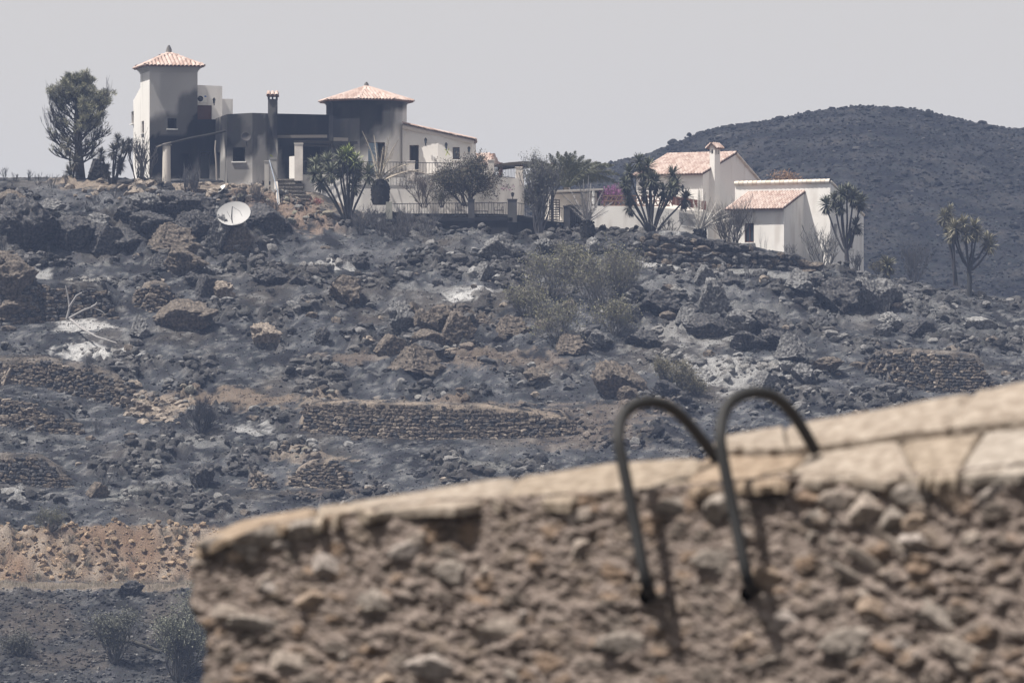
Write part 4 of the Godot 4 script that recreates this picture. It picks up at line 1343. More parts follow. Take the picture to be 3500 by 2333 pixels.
	pillar("deck_post", "dark grey deck post in front of the garden room", "", 1926, 1949, 706, 760, 425.0, Color(.065, .065, .07), 0.42)
	railing("deck_railing", "iron deck railing overgrown by grey burnt scrub", "", pt(1342, 745, 422.8), pt(1598, 742, 422.6), 1.05, 0.2, M.iron)
	railing("deck_railing", "short iron deck railing with a garden chair behind it", "", pt(1624, 742, 422.5), pt(1733, 741, 422.4), 1.05, 0.2, M.iron)
	railing("deck_railing", "iron deck railing behind the tall burnt shrub", "", pt(1769, 742, 422.7), pt(1924, 760, 424.9), 1.05, 0.2, M.iron)
	railing("deck_railing", "iron deck railing ending at the pale retaining wall", "", pt(1951, 762, 425.2), pt(2022, 768, 426.1), 1.05, 0.2, M.iron)
	var ln := base("pillar_lantern", pt(1752, 683, 422.6), "dark iron lantern on the thick deck corner post", "lantern")
	var lp := pt(1752, 683, 422.6)
	var l1 := MB.new(); l1.tube(PackedVector3Array([lp, lp + Vector3(0, 0.22, 0)]), PackedFloat32Array([0.04, 0.03]), 6); part(l1, M.iron, "stem", ln)
	var l2 := MB.new(); l2.tube(PackedVector3Array([lp + Vector3(0, 0.22, 0), lp + Vector3(0, 0.45, 0), lp + Vector3(0, 0.5, 0), lp + Vector3(0, 0.56, 0)]), PackedFloat32Array([0.08, 0.13, 0.15, 0.03]), 6); part(l2, M.iron, "lantern_head", ln)
	garden_chair(pt(1573, 740, 423.6), 0.5, "iron garden chair beside the middle deck post, back to the scrub")
	garden_chair(pt(1706, 740, 423.4), -0.4, "iron garden chair with dark seat near the lantern post")
	var tb := base("garden_table", pt(1645, 741, 423.8), "low iron garden table between the deck posts", "table")
	var tp := pt(1645, 741, 423.8)
	var tm := MB.new(); tm.box(tp + Vector3(0, 0.42, 0), Vector3(1.0, 0.04, 0.55)); part(tm, M.iron, "table_top", tb)
	for k in [[-0.45, -0.22], [0.45, -0.22], [-0.45, 0.22], [0.45, 0.22]]:
		var m := MB.new(); m.tube(PackedVector3Array([tp + Vector3(k[0], 0, k[1]), tp + Vector3(k[0], 0.4, k[1])]), PackedFloat32Array([0.02, 0.02]), 4); part(m, M.iron, "leg", tb)
	# garden room with flat roof
	var gr := base("garden_room", pt(1950, 770, 430), "low pale garden room with flat roof slab behind the deck", "garden room")
	var g0 := corner(1862, 429.6); var g1 := corner(2070, 428.6)
	var go := hole(g0, g1, 1938, 1988, 700, 772)
	block(gr, [g0, g1, g1 + Vector3(0, 0, -4), g0 + Vector3(0, 0, -4)], yof(800, 429), [yof(664, 429.6), yof(658, 428.6), yof(658, 428.6), yof(664, 429.6)], {0: [go]}, plaster_soiled, M.plaster, 0.0)
	var sl := MB.new()
	var ra := pt(1880, 656, 427.0); var rb := pt(2062, 649, 426.6)
	sl.quad(ra, rb, rb + Vector3(0, 0.12, 0), ra + Vector3(0, 0.12, 0), Color(.4, .38, .35))
	sl.quad(ra + Vector3(0, 0.12, 0), rb + Vector3(0, 0.12, 0), rb + Vector3(0, 0.12, -6), ra + Vector3(0, 0.12, -6), Color(.4, .38, .35))
	sl.quad(ra + Vector3(0, 0, -6), rb + Vector3(0, 0, -6), rb, ra, Color(.4, .38, .35))
	sl.quad(rb, rb + Vector3(0, 0, -6), rb + Vector3(0, 0.12, -6), rb + Vector3(0, 0.12, 0), Color(.4, .38, .35))
	sl.quad(ra + Vector3(0, 0, -6), ra, ra + Vector3(0, 0.12, 0), ra + Vector3(0, 0.12, -6), Color(.4, .38, .35))
	part(sl, M.plaster, "roof_slab", gr)
	for x in [1888.0, 2046.0]:
		var m := MB.new(); m.box(pt(x, 715, 427.2), Vector3(0.22, 2.6, 0.22)); part(m, M.wood_burnt, "post", gr)
	var ls := base("lattice_screen", pt(1895, 755, 426.6), "dark slatted wooden screen beside the garden room", "screen")
	for k in 9:
		var m := MB.new(); m.box(pt(1895, 684 + k * 8.2, 426.6), Vector3(0.75, 0.075, 0.03)); part(m, M.wood_burnt, "slat", ls)
	for k in 4:
		var m := MB.new(); m.box(pt(1878 + k * 11.4, 717, 426.64), Vector3(0.06, 1.55, 0.04)); part(m, M.wood_burnt, "upright", ls)
	# pale retaining wall with lattice balustrade
	var rw := base("garden_retaining_wall", pt(2180, 810, 425), "long pale plastered retaining wall below the terracotta lattice", "retaining wall")
	block(rw, [corner(2022, 425.4), corner(2180, 424.9), corner(2420, 424.9), corner(2505, 427.5), corner(2420, 431.0), corner(2022, 431.0)], yof(850, 425), [yof(704, 425.4), yof(704, 424.9), yof(724, 424.9), yof(744, 427.5), yof(724, 431), yof(704, 431)], {}, plaster_white, M.plaster, 0.0)
	var lb := base("lattice_balustrade", pt(2170, 703, 425.3), "terracotta lattice balustrade of crossed bars on the pale retaining wall", "balustrade")
	var cell := 17.0
	var x := 2062.0
	while x < 2290.0:
		for s in [-1, 1]:
			var m := MB.new()
			var p := pt(x + cell * 0.5, 687, 425.3 + 0.03 * s)
			m.box(p, Vector3(0.085, 0.80, 0.06), Basis(Vector3(0, 0, 1), s * 0.45))
			part(m, M.terracotta, "cross_bar", lb)
		x += cell
	for y in [669.0, 687.0, 703.0]:
		var m := MB.new(); m.box(pt(2176, y, 425.3), Vector3(228 * mpp(425.3), 0.08, 0.14)); part(m, M.terracotta, "rail", lb)
	var um := base("closed_parasol", pt(2029, 703, 425.6), "closed white parasol standing at the end of the lattice balustrade", "parasol")
	var up := pt(2029, 703, 425.6)
	var u1 := MB.new(); u1.tube(PackedVector3Array([up - Vector3(0, 0.1, 0), up + Vector3(0, 1.3, 0)]), PackedFloat32Array([0.025, 0.025]), 6); part(u1, M.white, "pole", um)
	var u2 := MB.new(); u2.tube(PackedVector3Array([up + Vector3(0, 0.12, 0), up + Vector3(0, 0.35, 0), up + Vector3(0, 0.62, 0), up + Vector3(0, 0.68, 0), up + Vector3(0, 0.95, 0), up + Vector3(0, 1.22, 0)]), PackedFloat32Array([0.07, 0.13, 0.12, 0.10, 0.13, 0.02]), 9); part(u2, M.white, "folded_canopy", um)
	var u3 := MB.new(); u3.tube(PackedVector3Array([up + Vector3(0, 0.62, 0), up + Vector3(0, 0.68, 0)]), PackedFloat32Array([0.135, 0.12]), 9); part(u3, M.iron, "tie_strap", um)
	# brown terrace screen of the white house
	var bs := base("brown_terrace_screen", pt(2355, 700, 424.6), "red-brown sloping terrace screen beside the white house", "screen")
	for k in 8:
		var q := float(k) / 8.0
		var a := pt(lerp(2296.0, 2414.0, q), lerp(669.0, 688.0, q), 424.6); var c := pt(lerp(2296.0, 2414.0, q + 0.12), lerp(669.0, 688.0, q + 0.12), 424.6)
		var dn := Vector3(0, -0.66, 0)
		var m := MB.new()
		m.quad(a + dn, c + dn, c, a); m.quad(c + dn + Vector3(0, 0, -0.06), a + dn + Vector3(0, 0, -0.06), a + Vector3(0, 0, -0.06), c + Vector3(0, 0, -0.06))
		m.quad(a, c, c + Vector3(0, 0, -0.06), a + Vector3(0, 0, -0.06)); m.quad(a + dn + Vector3(0, 0, -0.06), c + dn + Vector3(0, 0, -0.06), c + dn, a + dn)
		part(m, surf(Color(.20, .085, .06), 0.8) if k == 0 else bs.get_child(0).material_override, "panel", bs)
	# the big dish lying on the slope, and the white disc above it
	var ds := base("big_dish", cast(800, 770), "large white satellite dish lying on the burnt slope below the villa", "satellite dish")
	var dc := pt(799, 729, 411.6)
	dish(ds, dc, Vector3(-0.10, 0.66, 0.74).normalized(), 1.22, 1.18, M.dish, dc + Vector3(0.1, -1.5, -1.4))
	var fd := MB.new()
	fd.tube(PackedVector3Array([pt(794, 762, 410.9), pt(792, 740, 410.8), pt(793, 722, 410.7), pt(794, 706, 410.8)]), PackedFloat32Array([0.03, 0.05, 0.035, 0.03]), 5)
	fd.tube(PackedVector3Array([pt(794, 706, 410.8), pt(820, 722, 410.9), pt(828, 740, 411.0)]), PackedFloat32Array([0.012, 0.012, 0.012]), 4)
	fd.tube(PackedVector3Array([pt(776, 722, 411.0), pt(786, 742, 410.8), pt(797, 762, 410.9)]), PackedFloat32Array([0.012, 0.012, 0.012]), 4)
	part(fd, M.iron, "feed_arm", ds)
	var dd := base("fallen_dish", cast(752, 660), "white dish tipped on edge among pale rubble under the villa window", "satellite dish")
	var fc := pt(751, 646, 422.6)
	dish(dd, fc, Vector3(-0.55, 0.70, 0.30).normalized(), 0.52, 0.48, M.white, fc + Vector3(0.2, -0.4, -0.1))
	# yellow-green sprayed crosses on the walls
	for g in [[935, 538, 428.2, 14, 0.35], [1529, 520, 428.9, 12, 0.1], [2895, 812, 424.3, 10, 0.25]]:
		var mk := base("sprayed_cross", pt(g[0], g[1], g[2]), ["yellow-green sprayed cross on wall beside the stair posts", "yellow-green sprayed mark on wall next to the small villa window", "yellow-green sprayed mark behind the yucca on the white house"][[935, 1529, 2895].find(g[0])], "paint mark")
		for s in [-0.5, 0.6]:
			var m := MB.new()
			m.box(pt(g[0], g[1], g[2]), Vector3(0.05, g[3] * 2.2 * mpp(428), 0.006), Basis(Vector3(0, 0, 1), s + g[4]))
			part(m, surf(Color(.42, .5, .05), 0.8), "stroke", mk)

func garden_chair(p: Vector3, turn: float, label: String):
	var t := base("garden_chair", p, label, "chair", "")
	var b := Basis(Vector3.UP, turn)
	var q := func(x, y, z): return p + b * Vector3(x, y, z)
	for k in [[-0.26, 0.24], [0.26, 0.24], [-0.26, -0.24], [0.26, -0.24]]:
		var m := MB.new()
		m.tube(PackedVector3Array([q.call(k[0], 0, k[1]), q.call(k[0] * 0.95, 0.45, k[1] * 0.95)]), PackedFloat32Array([0.02, 0.02]), 4)
		part(m, M.iron, "leg", t)
	var s := MB.new(); s.box(q.call(0, 0.46, 0), Vector3(0.54, 0.05, 0.5), b); part(s, M.dark, "seat", t)
	var k2 := MB.new()
	k2.tube(PackedVector3Array([q.call(-0.26, 0.46, -0.24), q.call(-0.27, 0.95, -0.34), q.call(0.27, 1.0, -0.34), q.call(0.26, 0.46, -0.24)]), PackedFloat32Array([0.022, 0.022, 0.022, 0.022]), 5)
	for i in 5: k2.tube(PackedVector3Array([q.call(-0.2 + 0.1 * i, 0.48, -0.25), q.call(-0.2 + 0.1 * i, 0.96, -0.34)]), PackedFloat32Array([0.01, 0.01]), 4)
	part(k2, M.iron, "backrest", t)
	for sx in [-1, 1]:
		var m := MB.new()
		m.tube(PackedVector3Array([q.call(sx * 0.27, 0.46, 0.24), q.call(sx * 0.28, 0.68, 0.2), q.call(sx * 0.27, 0.7, -0.28)]), PackedFloat32Array([0.018, 0.018, 0.018]), 4)
		part(m, M.iron, "armrest", t)

# ---------------------------------------------------------------- the white house
func build_white_house():
	var h := base("white_house", pt(2700, 900, 425), "unburnt white house with stepped tiled roofs and slim chimney", "house")
	var ph := 0.489
	var ex := Vector3(cos(ph), 0, sin(ph))
	var ez := Vector3(sin(ph), 0, -cos(ph))
	var y0 := yof(990, 424)
	# low front room
	var l1 := corner(2680, 422.5); var l0 := l1 - ex * 4.45; var l2 := l1 + ez * 3.55; var l3 := l0 + ez * 3.55
	var le := yof(708, 422.5); var lr := yof(657, 425.6)
	var lwin := hole(l0, l1, 2545, 2577, 762, 828)
	block(h, [l0, l1, l2, l3], y0, [le, le, lr, lr], {0: [lwin]}, plaster_white, M.plaster, -1.0)
	sill_and_frame(h, l0, l1, lwin, M.brown_door, true, 1)
	var lrf := Node3D.new(); lrf.name = "front_roof"; h.add_child(lrf, true)
	var o := -ez * 0.36
	var e0 := Vector3(l0.x, le - 0.09, l0.z) + o - ex * 0.25; var e1 := Vector3(l1.x, le - 0.09, l1.z) + o + ex * 0.12
	var r0 := Vector3(l3.x, lr + 0.09, l3.z) - ex * 0.25; var r1 := Vector3(l2.x, lr + 0.09, l2.z) + ex * 0.12
	roof_plane(lrf, e0, e1, r0, r1, 0.235, 0.42)
	# tall block with tile coping
	var t1 := l2 + ex * 2.15; var t0 := t1 - ex * 7.9; var t2 := t1 + ez * 6.0; var t3 := t0 + ez * 6.0
	var tt := yof(622, 424.6); var tb := yof(738, 429.9)
	var twin := hole(t1, t2, 2902, 2917, 778, 848)
	var twin2 := hole(t1, t2, 2852, 2862, 765, 800)
	block(h, [t0, t1, t2, t3], y0, [tt, tt, tb, tb], {1: [twin, twin2]}, plaster_white, M.plaster, -1.0)
	sill_and_frame(h, t1, t2, twin, M.frame, true, 0)
	var bed := MB.new()
	bed.quad(Vector3(t0.x, tt - 0.02, t0.z), Vector3(t1.x, tt - 0.02, t1.z), Vector3(t2.x, tb - 0.02, t2.z), Vector3(t3.x, tb - 0.02, t3.z), Color(.3, .2, .16))
	part(bed, M.plaster, "back_roof", h)
	var cp := Node3D.new(); cp.name = "coping"; h.add_child(cp, true)
	var capc := [Color(.66, .60, .52), Color(.62, .54, .45), Color(.70, .65, .58)]
	var n := 21
	for i in n:
		var m := MB.new()
		var p := Vector3(t0.x, tt + 0.06, t0.z).lerp(Vector3(t1.x, tt + 0.06, t1.z), (i + 0.5) / n)
		var w := 7.9 / n
		m.tube(PackedVector3Array([p - ex * w * 0.52, p + ex * w * 0.49]), PackedFloat32Array([0.17, 0.20]), 10, capc[i % 3])
		part(m, M.plaster, "coping_tile", cp)
	for i in 14:
		var m := MB.new()
		var a := Vector3(t1.x, tt + 0.05, t1.z).lerp(Vector3(t2.x, tb + 0.05, t2.z), (i + 0.02) / 14.0)
		var b := Vector3(t1.x, tt + 0.05, t1.z).lerp(Vector3(t2.x, tb + 0.05, t2.z), (i + 1.0) / 14.0)
		m.tube(PackedVector3Array([a, b]), PackedFloat32Array([0.10, 0.13]), 8, capc[i % 3])
		part(m, M.plaster, "verge_tile", cp)
	# main block with ridge roof
	var m1 := corner(2403, 427.5); var m0 := m1 - ex * 5.6; var mr := m1 + ez * 5.6; var m2 := m1 + ez * 10.4; var m3 := m0 + ez * 10.4
	var me := yof(592, 427.5); var mt := yof(524, 432.4); var mb := yof(632, 436.6)
	var mwin := hole(m0, m1, 2303, 2314, 650, 668)
	var fr := MB.new(); face(fr, m0, m1, y0, me, me, [mwin], plaster_white); part(fr, M.plaster, "wall", h)
	var g1 := MB.new(); face(g1, m1, mr, y0, me, mt, [], plaster_white); part(g1, M.plaster, "gable", h)
	var g2 := MB.new(); face(g2, mr, m2, y0, mt, mb, [], plaster_white); part(g2, M.plaster, "gable", h)
	var g3 := MB.new(); face(g3, m2, m3, y0, mb, mb, [], plaster_white, 0.22, 1.0); part(g3, M.plaster, "wall", h)
	var ml := m0 + ez * 5.6
	var g4 := MB.new(); face(g4, m3, ml, y0, mb, mt, [], plaster_white, 0.22, 1.0); face(g4, ml, m0, y0, mt, me, [], plaster_white, 0.22, 1.0); part(g4, M.plaster, "gable", h)
	sill_and_frame(h, m0, m1, mwin, M.frame, true, 0)
	var mrf := Node3D.new(); mrf.name = "main_roof"; h.add_child(mrf, true)
	var om := -ez * 0.34
	var a0 := Vector3(m0.x, me - 0.04, m0.z) + om - ex * 0.2; var a1 := Vector3(m1.x, me - 0.04, m1.z) + om + ex * 0.14
	var b0 := Vector3(ml.x, mt + 0.06, ml.z) - ex * 0.2; var b1 := Vector3(mr.x, mt + 0.06, mr.z) + ex * 0.14
	roof_plane(mrf, a0, a1, b0, b1, 0.25, 0.44)
	roof_plane(mrf, Vector3(m2.x, mb + 0.05, m2.z) + ex * 0.14, Vector3(m3.x, mb + 0.05, m3.z) - ex * 0.2, b1, b0, 0.25, 0.44, false)
	for i in 13:
		var m := MB.new()
		m.tube(PackedVector3Array([b0.lerp(b1, i / 13.0), b0.lerp(b1, (i + 0.98) / 13.0)]), PackedFloat32Array([0.11, 0.13]), 8)
		part(m, M.tile[i % 5], "ridge_tile", mrf)
	for i in 11:
		var m := MB.new()
		var p := Vector3(mr.x, mt + 0.02, mr.z) + ex * 0.06
		var q := Vector3(m2.x, mb + 0.02, m2.z) + ex * 0.06
		m.tube(PackedVector3Array([p.lerp(q, i / 11.0), p.lerp(q, (i + 0.98) / 11.0)]), PackedFloat32Array([0.09, 0.11]), 8, capc[i % 3])
		part(m, M.plaster, "verge_tile", mrf)
	# chimney on the gable
	var c0 := m1 + ez * 1.15
	var cf := [c0, c0 + ex * 0.42, c0 + ex * 0.42 + ez * 0.95, c0 + ez * 0.95]
	var ct := yof(505, 428.5)
	var mid: Vector3 = (cf[0] + cf[2]) * 0.5
	var hole_y0 := yof(526, 428.5); var hole_y1 := yof(511, 428.5)
	block(h, cf, y0, [ct, ct, ct, ct], {0: [[0.1, 0.32, hole_y0, hole_y1]], 1: [[0.16, 0.40, hole_y0, hole_y1], [0.55, 0.79, hole_y0, hole_y1]]}, plaster_white, M.plaster, 0.0, "chimney_shaft")
	var cap := Node3D.new(); cap.name = "chimney_cap"; h.add_child(cap, true)
	var s1 := Vector3(mid.x, ct + 0.0, mid.z) + ex * 0.42 - ez * 0.62; var s2 := s1 + ez * 1.24
	var q1 := Vector3(mid.x, ct + 0.36, mid.z) - ez * 0.62; var q2 := q1 + ez * 1.24
	roof_plane(cap, s1, s2, q1, q2, 0.3, 0.46)
	roof_plane(cap, s2 - ex * 0.84, s1 - ex * 0.84, q2, q1, 0.3, 0.46)
	var gb := MB.new()
	gb.tri(s1 - ex * 0.84 + ez * 0.1, s1 + ez * 0.1, q1 + ez * 0.1, Color(.66, .61, .55))
	part(gb, M.plaster, "cap_gable", cap)
	var p := pt(2333, 645, 428.4)
	wall_lamp(2333, 642, 428.2, "pale wall lantern on the white house beside the small window")

# ---------------------------------------------------------------- dry-stone walls, boulders, rubble
func stone_wall(w: Dictionary, called: String, label: String, size: float, mats: Array, weights: Array):
	var mid: Vector3 = w.foot[w.foot.size() / 2]
	var t := base(called, mid, label, "stone wall")
	var list := []
	var x: float = w.x0 - 0.1
	var row_h := size * (0.58 if size < 0.5 else 0.72)
	var hmax: float = w.h.max()
	var rows := int(ceil(hmax / row_h)) + 1
	for r in rows:
		x = w.x0 + rnd(0.0, size)
		while x < w.x1:
			var sw := size * (rnd(0.5, 1.0) if rng.randf() < 0.5 else rnd(1.0, 1.9))
			var xc := x + sw * 0.5
			var a := along(w, xc)
			var yb := ground_base(xc, a[0]) - 0.12
			var y := (r + 0.5) * row_h + rnd(-0.16, 0.16) * row_h
			var hl: float = a[1] + 0.16 + 0.12 * nb.get_noise_2d(xc * 2.0, 5.0)
			if y < hl:
				list.append([Vector3(xc, yb + y, -(a[0] + 0.04 + 0.035 * r + rnd(-0.04, 0.04))), Vector3(sw * 0.50, row_h * rnd(0.46, 0.62), size * 0.5)])
			x += sw * 0.93
	var extra := SurfaceTool.new()
	var any := false
	for i in list.size():
		var pick := rng.randf()
		var mi := 0
		while mi < weights.size() - 1 and pick > weights[mi]:
			pick -= weights[mi]; mi += 1
		var rot := Vector3(rnd(-0.15, 0.15), rnd(-0.3, 0.3) + PI * (rng.randi() % 2), rnd(-0.18, 0.18))
		var s: Vector3 = list[i][1]
		if i < 300:
			rock_at(t, rock_block[rng.randi() % 8] if size < 0.5 else rock_mid[rng.randi() % 7], mats[mi], "stone", list[i][0], s, rot)
		else:
			extra.append_from(rock_block[rng.randi() % 8], 0, Transform3D(Basis.from_euler(rot).scaled_local(s), list[i][0])); any = true
	if any:
		var o := put(extra.commit(), mats[0], "more_stones", t)
		o.position = -world_of(t)
		o.set_meta("kind", "stuff")

func build_terrace_walls():
	stone_wall(T.mid, "dry_stone_wall", "long tan dry-stone terrace wall at mid slope with orange earth above", 0.40, [M.rock_brown, M.rock_tan, M.charred], [0.62, 0.16, 0.22])
	stone_wall(T.left_high, "dry_stone_wall", "brown dry-stone terrace wall running down to a spill of pale stones", 0.42, [M.rock_brown, M.rock_tan, M.charred], [0.66, 0.10, 0.24])
	stone_wall(T.left_mid, "dry_stone_wall", "brown dry-stone wall with bare twigs at its lower end", 0.38, [M.rock_brown, M.rock_tan, M.charred], [0.66, 0.10, 0.24])
	stone_wall(T.left_low, "dry_stone_wall", "dark crumbling dry-stone wall above the orange road cut", 0.42, [M.charred, M.rock_brown, M.rock_grey], [0.4, 0.5, 0.1])
	stone_wall(T.left_top, "dry_stone_wall", "high charred dry-stone wall above the white ash patches", 0.46, [M.charred, M.rock_brown, M.rock_grey], [0.45, 0.45, 0.1])
	stone_wall(T.stub_top, "dry_stone_wall", "short rounded dry-stone wall stub with tan top stones", 0.36, [M.rock_brown, M.rock_tan, M.charred], [0.45, 0.35, 0.2])
	stone_wall(T.patch, "dry_stone_wall", "mound-shaped tan dry-stone wall remnant below the long terrace wall", 0.34, [M.rock_tan, M.rock_brown, M.charred], [0.25, 0.6, 0.15])
	stone_wall(T.patch_small, "dry_stone_wall", "smallest dry-stone heap beside the mound-shaped wall remnant", 0.36, [M.rock_brown, M.rock_tan, M.charred], [0.5, 0.3, 0.2])
	stone_wall(T.right, "dry_stone_wall", "dark burnt dry-stone terrace wall of small stones below the white house", 0.36, [M.charred, M.rock_brown, M.rock_tan], [0.5, 0.42, 0.08])
	stone_wall(T.house, "dry_stone_wall", "charred wall of big round stones in front of the white house", 0.62, [M.charred, M.rock_grey, M.rock_brown], [0.55, 0.2, 0.25])

const OWN_LABEL := {122: "huge black boulder with deep hollow below the twigs on the crest", 245: "broad black boulder beside the hollowed one in the outcrop", 439: "long low black boulder at the foot of the outcrop", 577: "rugged brown-black crag at the end of the outcrop", 602: "round black boulder under the pale rubble of the porch", 679: "round black boulder between the porch rubble and big dish", 913: "dark round boulder beside the big dish and the stairs", 500: "black boulder in the middle of the outcrop band", 628: "flat-topped brown boulder on the bare ash below the outcrop", 612: "massive dark brown boulder below the pale roundish one", 1180: "upright brown boulder standing alone below the ash patch", 28: "brown boulder at the slope edge above the high charred wall", 40: "tall brown crag leaning against the high charred wall", 1558: "broad brown boulder at the base of the brown cluster", 1420: "dark angular brown outcrop block below the brown cluster", 2110: "big smooth brown boulder standing alone near the handrails", 2863: "massive black boulder with shadowed hollow below the corner yucca", 2531: "wide grey boulder above the ash-white ground", 2250: "black boulder beside the sprawling slope bushes", 3007: "tall rounded grey boulder beside the massive black one"}
const KIND := ["charred", "rock_grey", "rock_brown", "rock_tan", "rock_ash"]
const KIND_WORD := ["charred black", "dark grey", "brown", "tan", "ash-grey"]

func where_words(px: float, py: float) -> String:
	if py < 900.0 and px < 1000.0: return "in the outcrop below the burnt villa"
	if py < 900.0 and px < 2100.0: return "below the blackened deck"
	if py < 1050.0 and px >= 2100.0: return "on the slope below the white house"
	if px < 1000.0 and py < 1240.0: return "near the charred upper terrace wall"
	if px < 1000.0: return "among the lower terrace walls"
	if px < 2200.0 and py < 1240.0: return "on the open slope between bush and villa"
	if px < 2200.0: return "above the long tan terrace wall"
	return "among the white ash below the house"

func build_boulders():
	var big := [
		[122, 779, 78, 66, 0], [245, 815, 62, 46, 0], [357, 825, 46, 36, 0], [439, 835, 56, 36, 0], [577, 830, 62, 42, 2], [602, 703, 46, 32, 0], [679, 713, 46, 34, 0], [694, 784, 40, 46, 0], [745, 815, 32, 50, 1], [806, 815, 36, 36, 2], [913, 759, 46, 46, 0],
		[640, 770, 40, 30, 0], [500, 770, 50, 30, 0], [330, 760, 40, 26, 1], [520, 700, 44, 26, 1], [430, 740, 36, 24, 0], [40, 720, 40, 34, 0], [30, 690, 40, 30, 2], [170, 705, 30, 18, 1],
		[628, 912, 62, 38, 2], [724, 925, 28, 15, 1], [929, 953, 42, 24, 0], [755, 999, 32, 24, 3], [704, 988, 32, 30, 0], [612, 1090, 72, 48, 2], [469, 1126, 24, 32, 1], [898, 1152, 36, 30, 3], [1180, 998, 46, 44, 2], [28, 905, 50, 30, 2], [40, 975, 62, 50, 2], [20, 1290, 32, 26, 3], [30, 1060, 60, 40, 2], [540, 905, 30, 24, 0], [655, 960, 22, 18, 0],
		[1409, 1081, 20, 36, 2], [1453, 1109, 26, 36, 2], [1508, 1098, 40, 36, 2], [1558, 1131, 46, 40, 2], [1470, 1159, 42, 26, 2], [1740, 1125, 40, 30, 2], [1365, 1098, 30, 40, 1], [1702, 855, 42, 36, 1], [1873, 846, 26, 20, 1], [2022, 849, 18, 23, 4], [1652, 938, 26, 26, 1], [1619, 938, 16, 20, 4],
		[1939, 1186, 42, 28, 2], [2044, 1170, 36, 26, 1], [2193, 1159, 46, 22, 0], [2110, 1313, 62, 54, 2], [2138, 1352, 23, 20, 2], [1331, 1186, 42, 26, 2], [1442, 1197, 42, 24, 0], [1420, 1247, 60, 44, 2], [1829, 1297, 30, 26, 2], [1017, 960, 19, 17, 0], [1237, 904, 22, 18, 0], [1100, 1159, 20, 26, 0],
		[2404, 943, 26, 23, 1], [2498, 965, 26, 14, 0], [2719, 965, 36, 30, 1], [2791, 965, 20, 16, 0], [2863, 1016, 72, 52, 0], [2962, 1012, 36, 42, 1], [3007, 1022, 46, 42, 1], [2432, 1031, 42, 48, 1], [2415, 1125, 46, 36, 0], [2338, 1087, 30, 26, 1], [2531, 1114, 50, 34, 1], [2603, 1103, 46, 34, 0],
		[3051, 1103, 26, 26, 4], [3018, 1136, 26, 18, 1], [3139, 1125, 42, 20, 0], [3360, 1106, 42, 18, 4], [2703, 1197, 36, 40, 1], [2554, 1175, 52, 26, 0], [2741, 1275, 34, 26, 1], [2694, 1252, 22, 12, 4], [2824, 1252, 42, 20, 2], [2614, 1313, 36, 26, 1], [3438, 1186, 18, 12, 0], [2399, 1286, 26, 20, 4], [2272, 1335, 36, 22, 0], [2250, 1043, 52, 36, 0], [2650, 1160, 40, 24, 0],
		[689, 1639, 34, 32, 0], [332, 1680, 26, 20, 2], [51, 1720, 26, 24, 1], [566, 1476, 19, 16, 0], [485, 1389, 20, 14, 3], [1031, 1501, 16, 12, 1], [459, 1317, 16, 14, 3], [445, 2020, 34, 22, 0], [330, 590, 26, 28, 0],
	]
	var i := 0
	for b in big:
		var foot := cast(b[0], b[1] + b[3] * 0.75)
		var d: float = -foot.z + 0.35 * b[3] * mpp(410.0)
		var c := pt(b[0], b[1], d)
		var s := mpp(d)
		boulder("boulder", rock_big[i % 7], b[4], c, Vector3(b[2] * s * 1.12, b[3] * s * 1.15, (b[2] + b[3]) * 0.5 * s), b[0], b[1], true)
		i += 1
	# the smaller rocks one can still tell apart
	var made := 0
	while made < 195:
		var px := rnd(-20.0, 3520.0)
		var py := rnd(690.0, 1760.0)
		if py > 1500.0 and px > 1600.0: continue
		var n := nb.get_noise_2d(px * 0.006, py * 0.012)
		var band := py < 1300.0
		if n < (-0.1 if band else 0.12): continue
		if py < 1000.0 - 0.0 and px > 2200.0 and py < 930.0: continue
		if px > 1000.0 and py < 815.0: continue
		var p := cast(px, py)
		if -p.z > 424.5: continue
		var r := rnd(0.16, 0.42) * (1.0 if band else 0.8)
		var kind := [0, 0, 0, 1, 1, 2, 2, 4, 3][rng.randi() % 9] as int
		boulder("rock", rock_mid[made % 7], kind, p + Vector3(0, r * 0.25, 0), Vector3(r * rnd(0.9, 1.4), r * rnd(0.6, 0.95), r), px, py, false)
		made += 1
	# pale spill of stones where the brown terrace wall ends
	for k in 46:
		var q := rng.randf()
		var p := cast(lerp(430.0, 620.0, q) + rnd(-50, 50), lerp(1330.0, 1470.0, rng.randf() * 0.6 + q * 0.4) + rnd(-15, 15))
		var r := rnd(0.12, 0.27)
		var o := put(rock_mid[k % 7], M.rock_tan, "pale_stone", self, Transform3D(Basis.from_euler(Vector3(rnd(-0.4, 0.4), rnd(0, 6), rnd(-0.4, 0.4))).scaled_local(Vector3(r * rnd(0.9, 1.5), r * 0.75, r)), p + Vector3(0, r * 0.2, 0)))
		tag(o, "pale tan stone in the spill below the end of the brown terrace wall", "stone", "pale stones spilled from the terrace wall")
	for k in 60:
		var p := cast(rnd(230.0, 940.0), rnd(622.0, 686.0))
		var r := rnd(0.12, 0.32)
		var o := put(rock_mid[k % 7], M.rock_tan, "pale_stone", self, Transform3D(Basis.from_euler(Vector3(rnd(-0.4, 0.4), rnd(0, 6), rnd(-0.4, 0.4))).scaled_local(Vector3(r * rnd(0.9, 1.5), r * 0.75, r)), p + Vector3(0, r * 0.25, 0)))
		tag(o, "pale tan stone in the rubble edge along the foot of the villa", "stone", "pale stones along the villa foot")

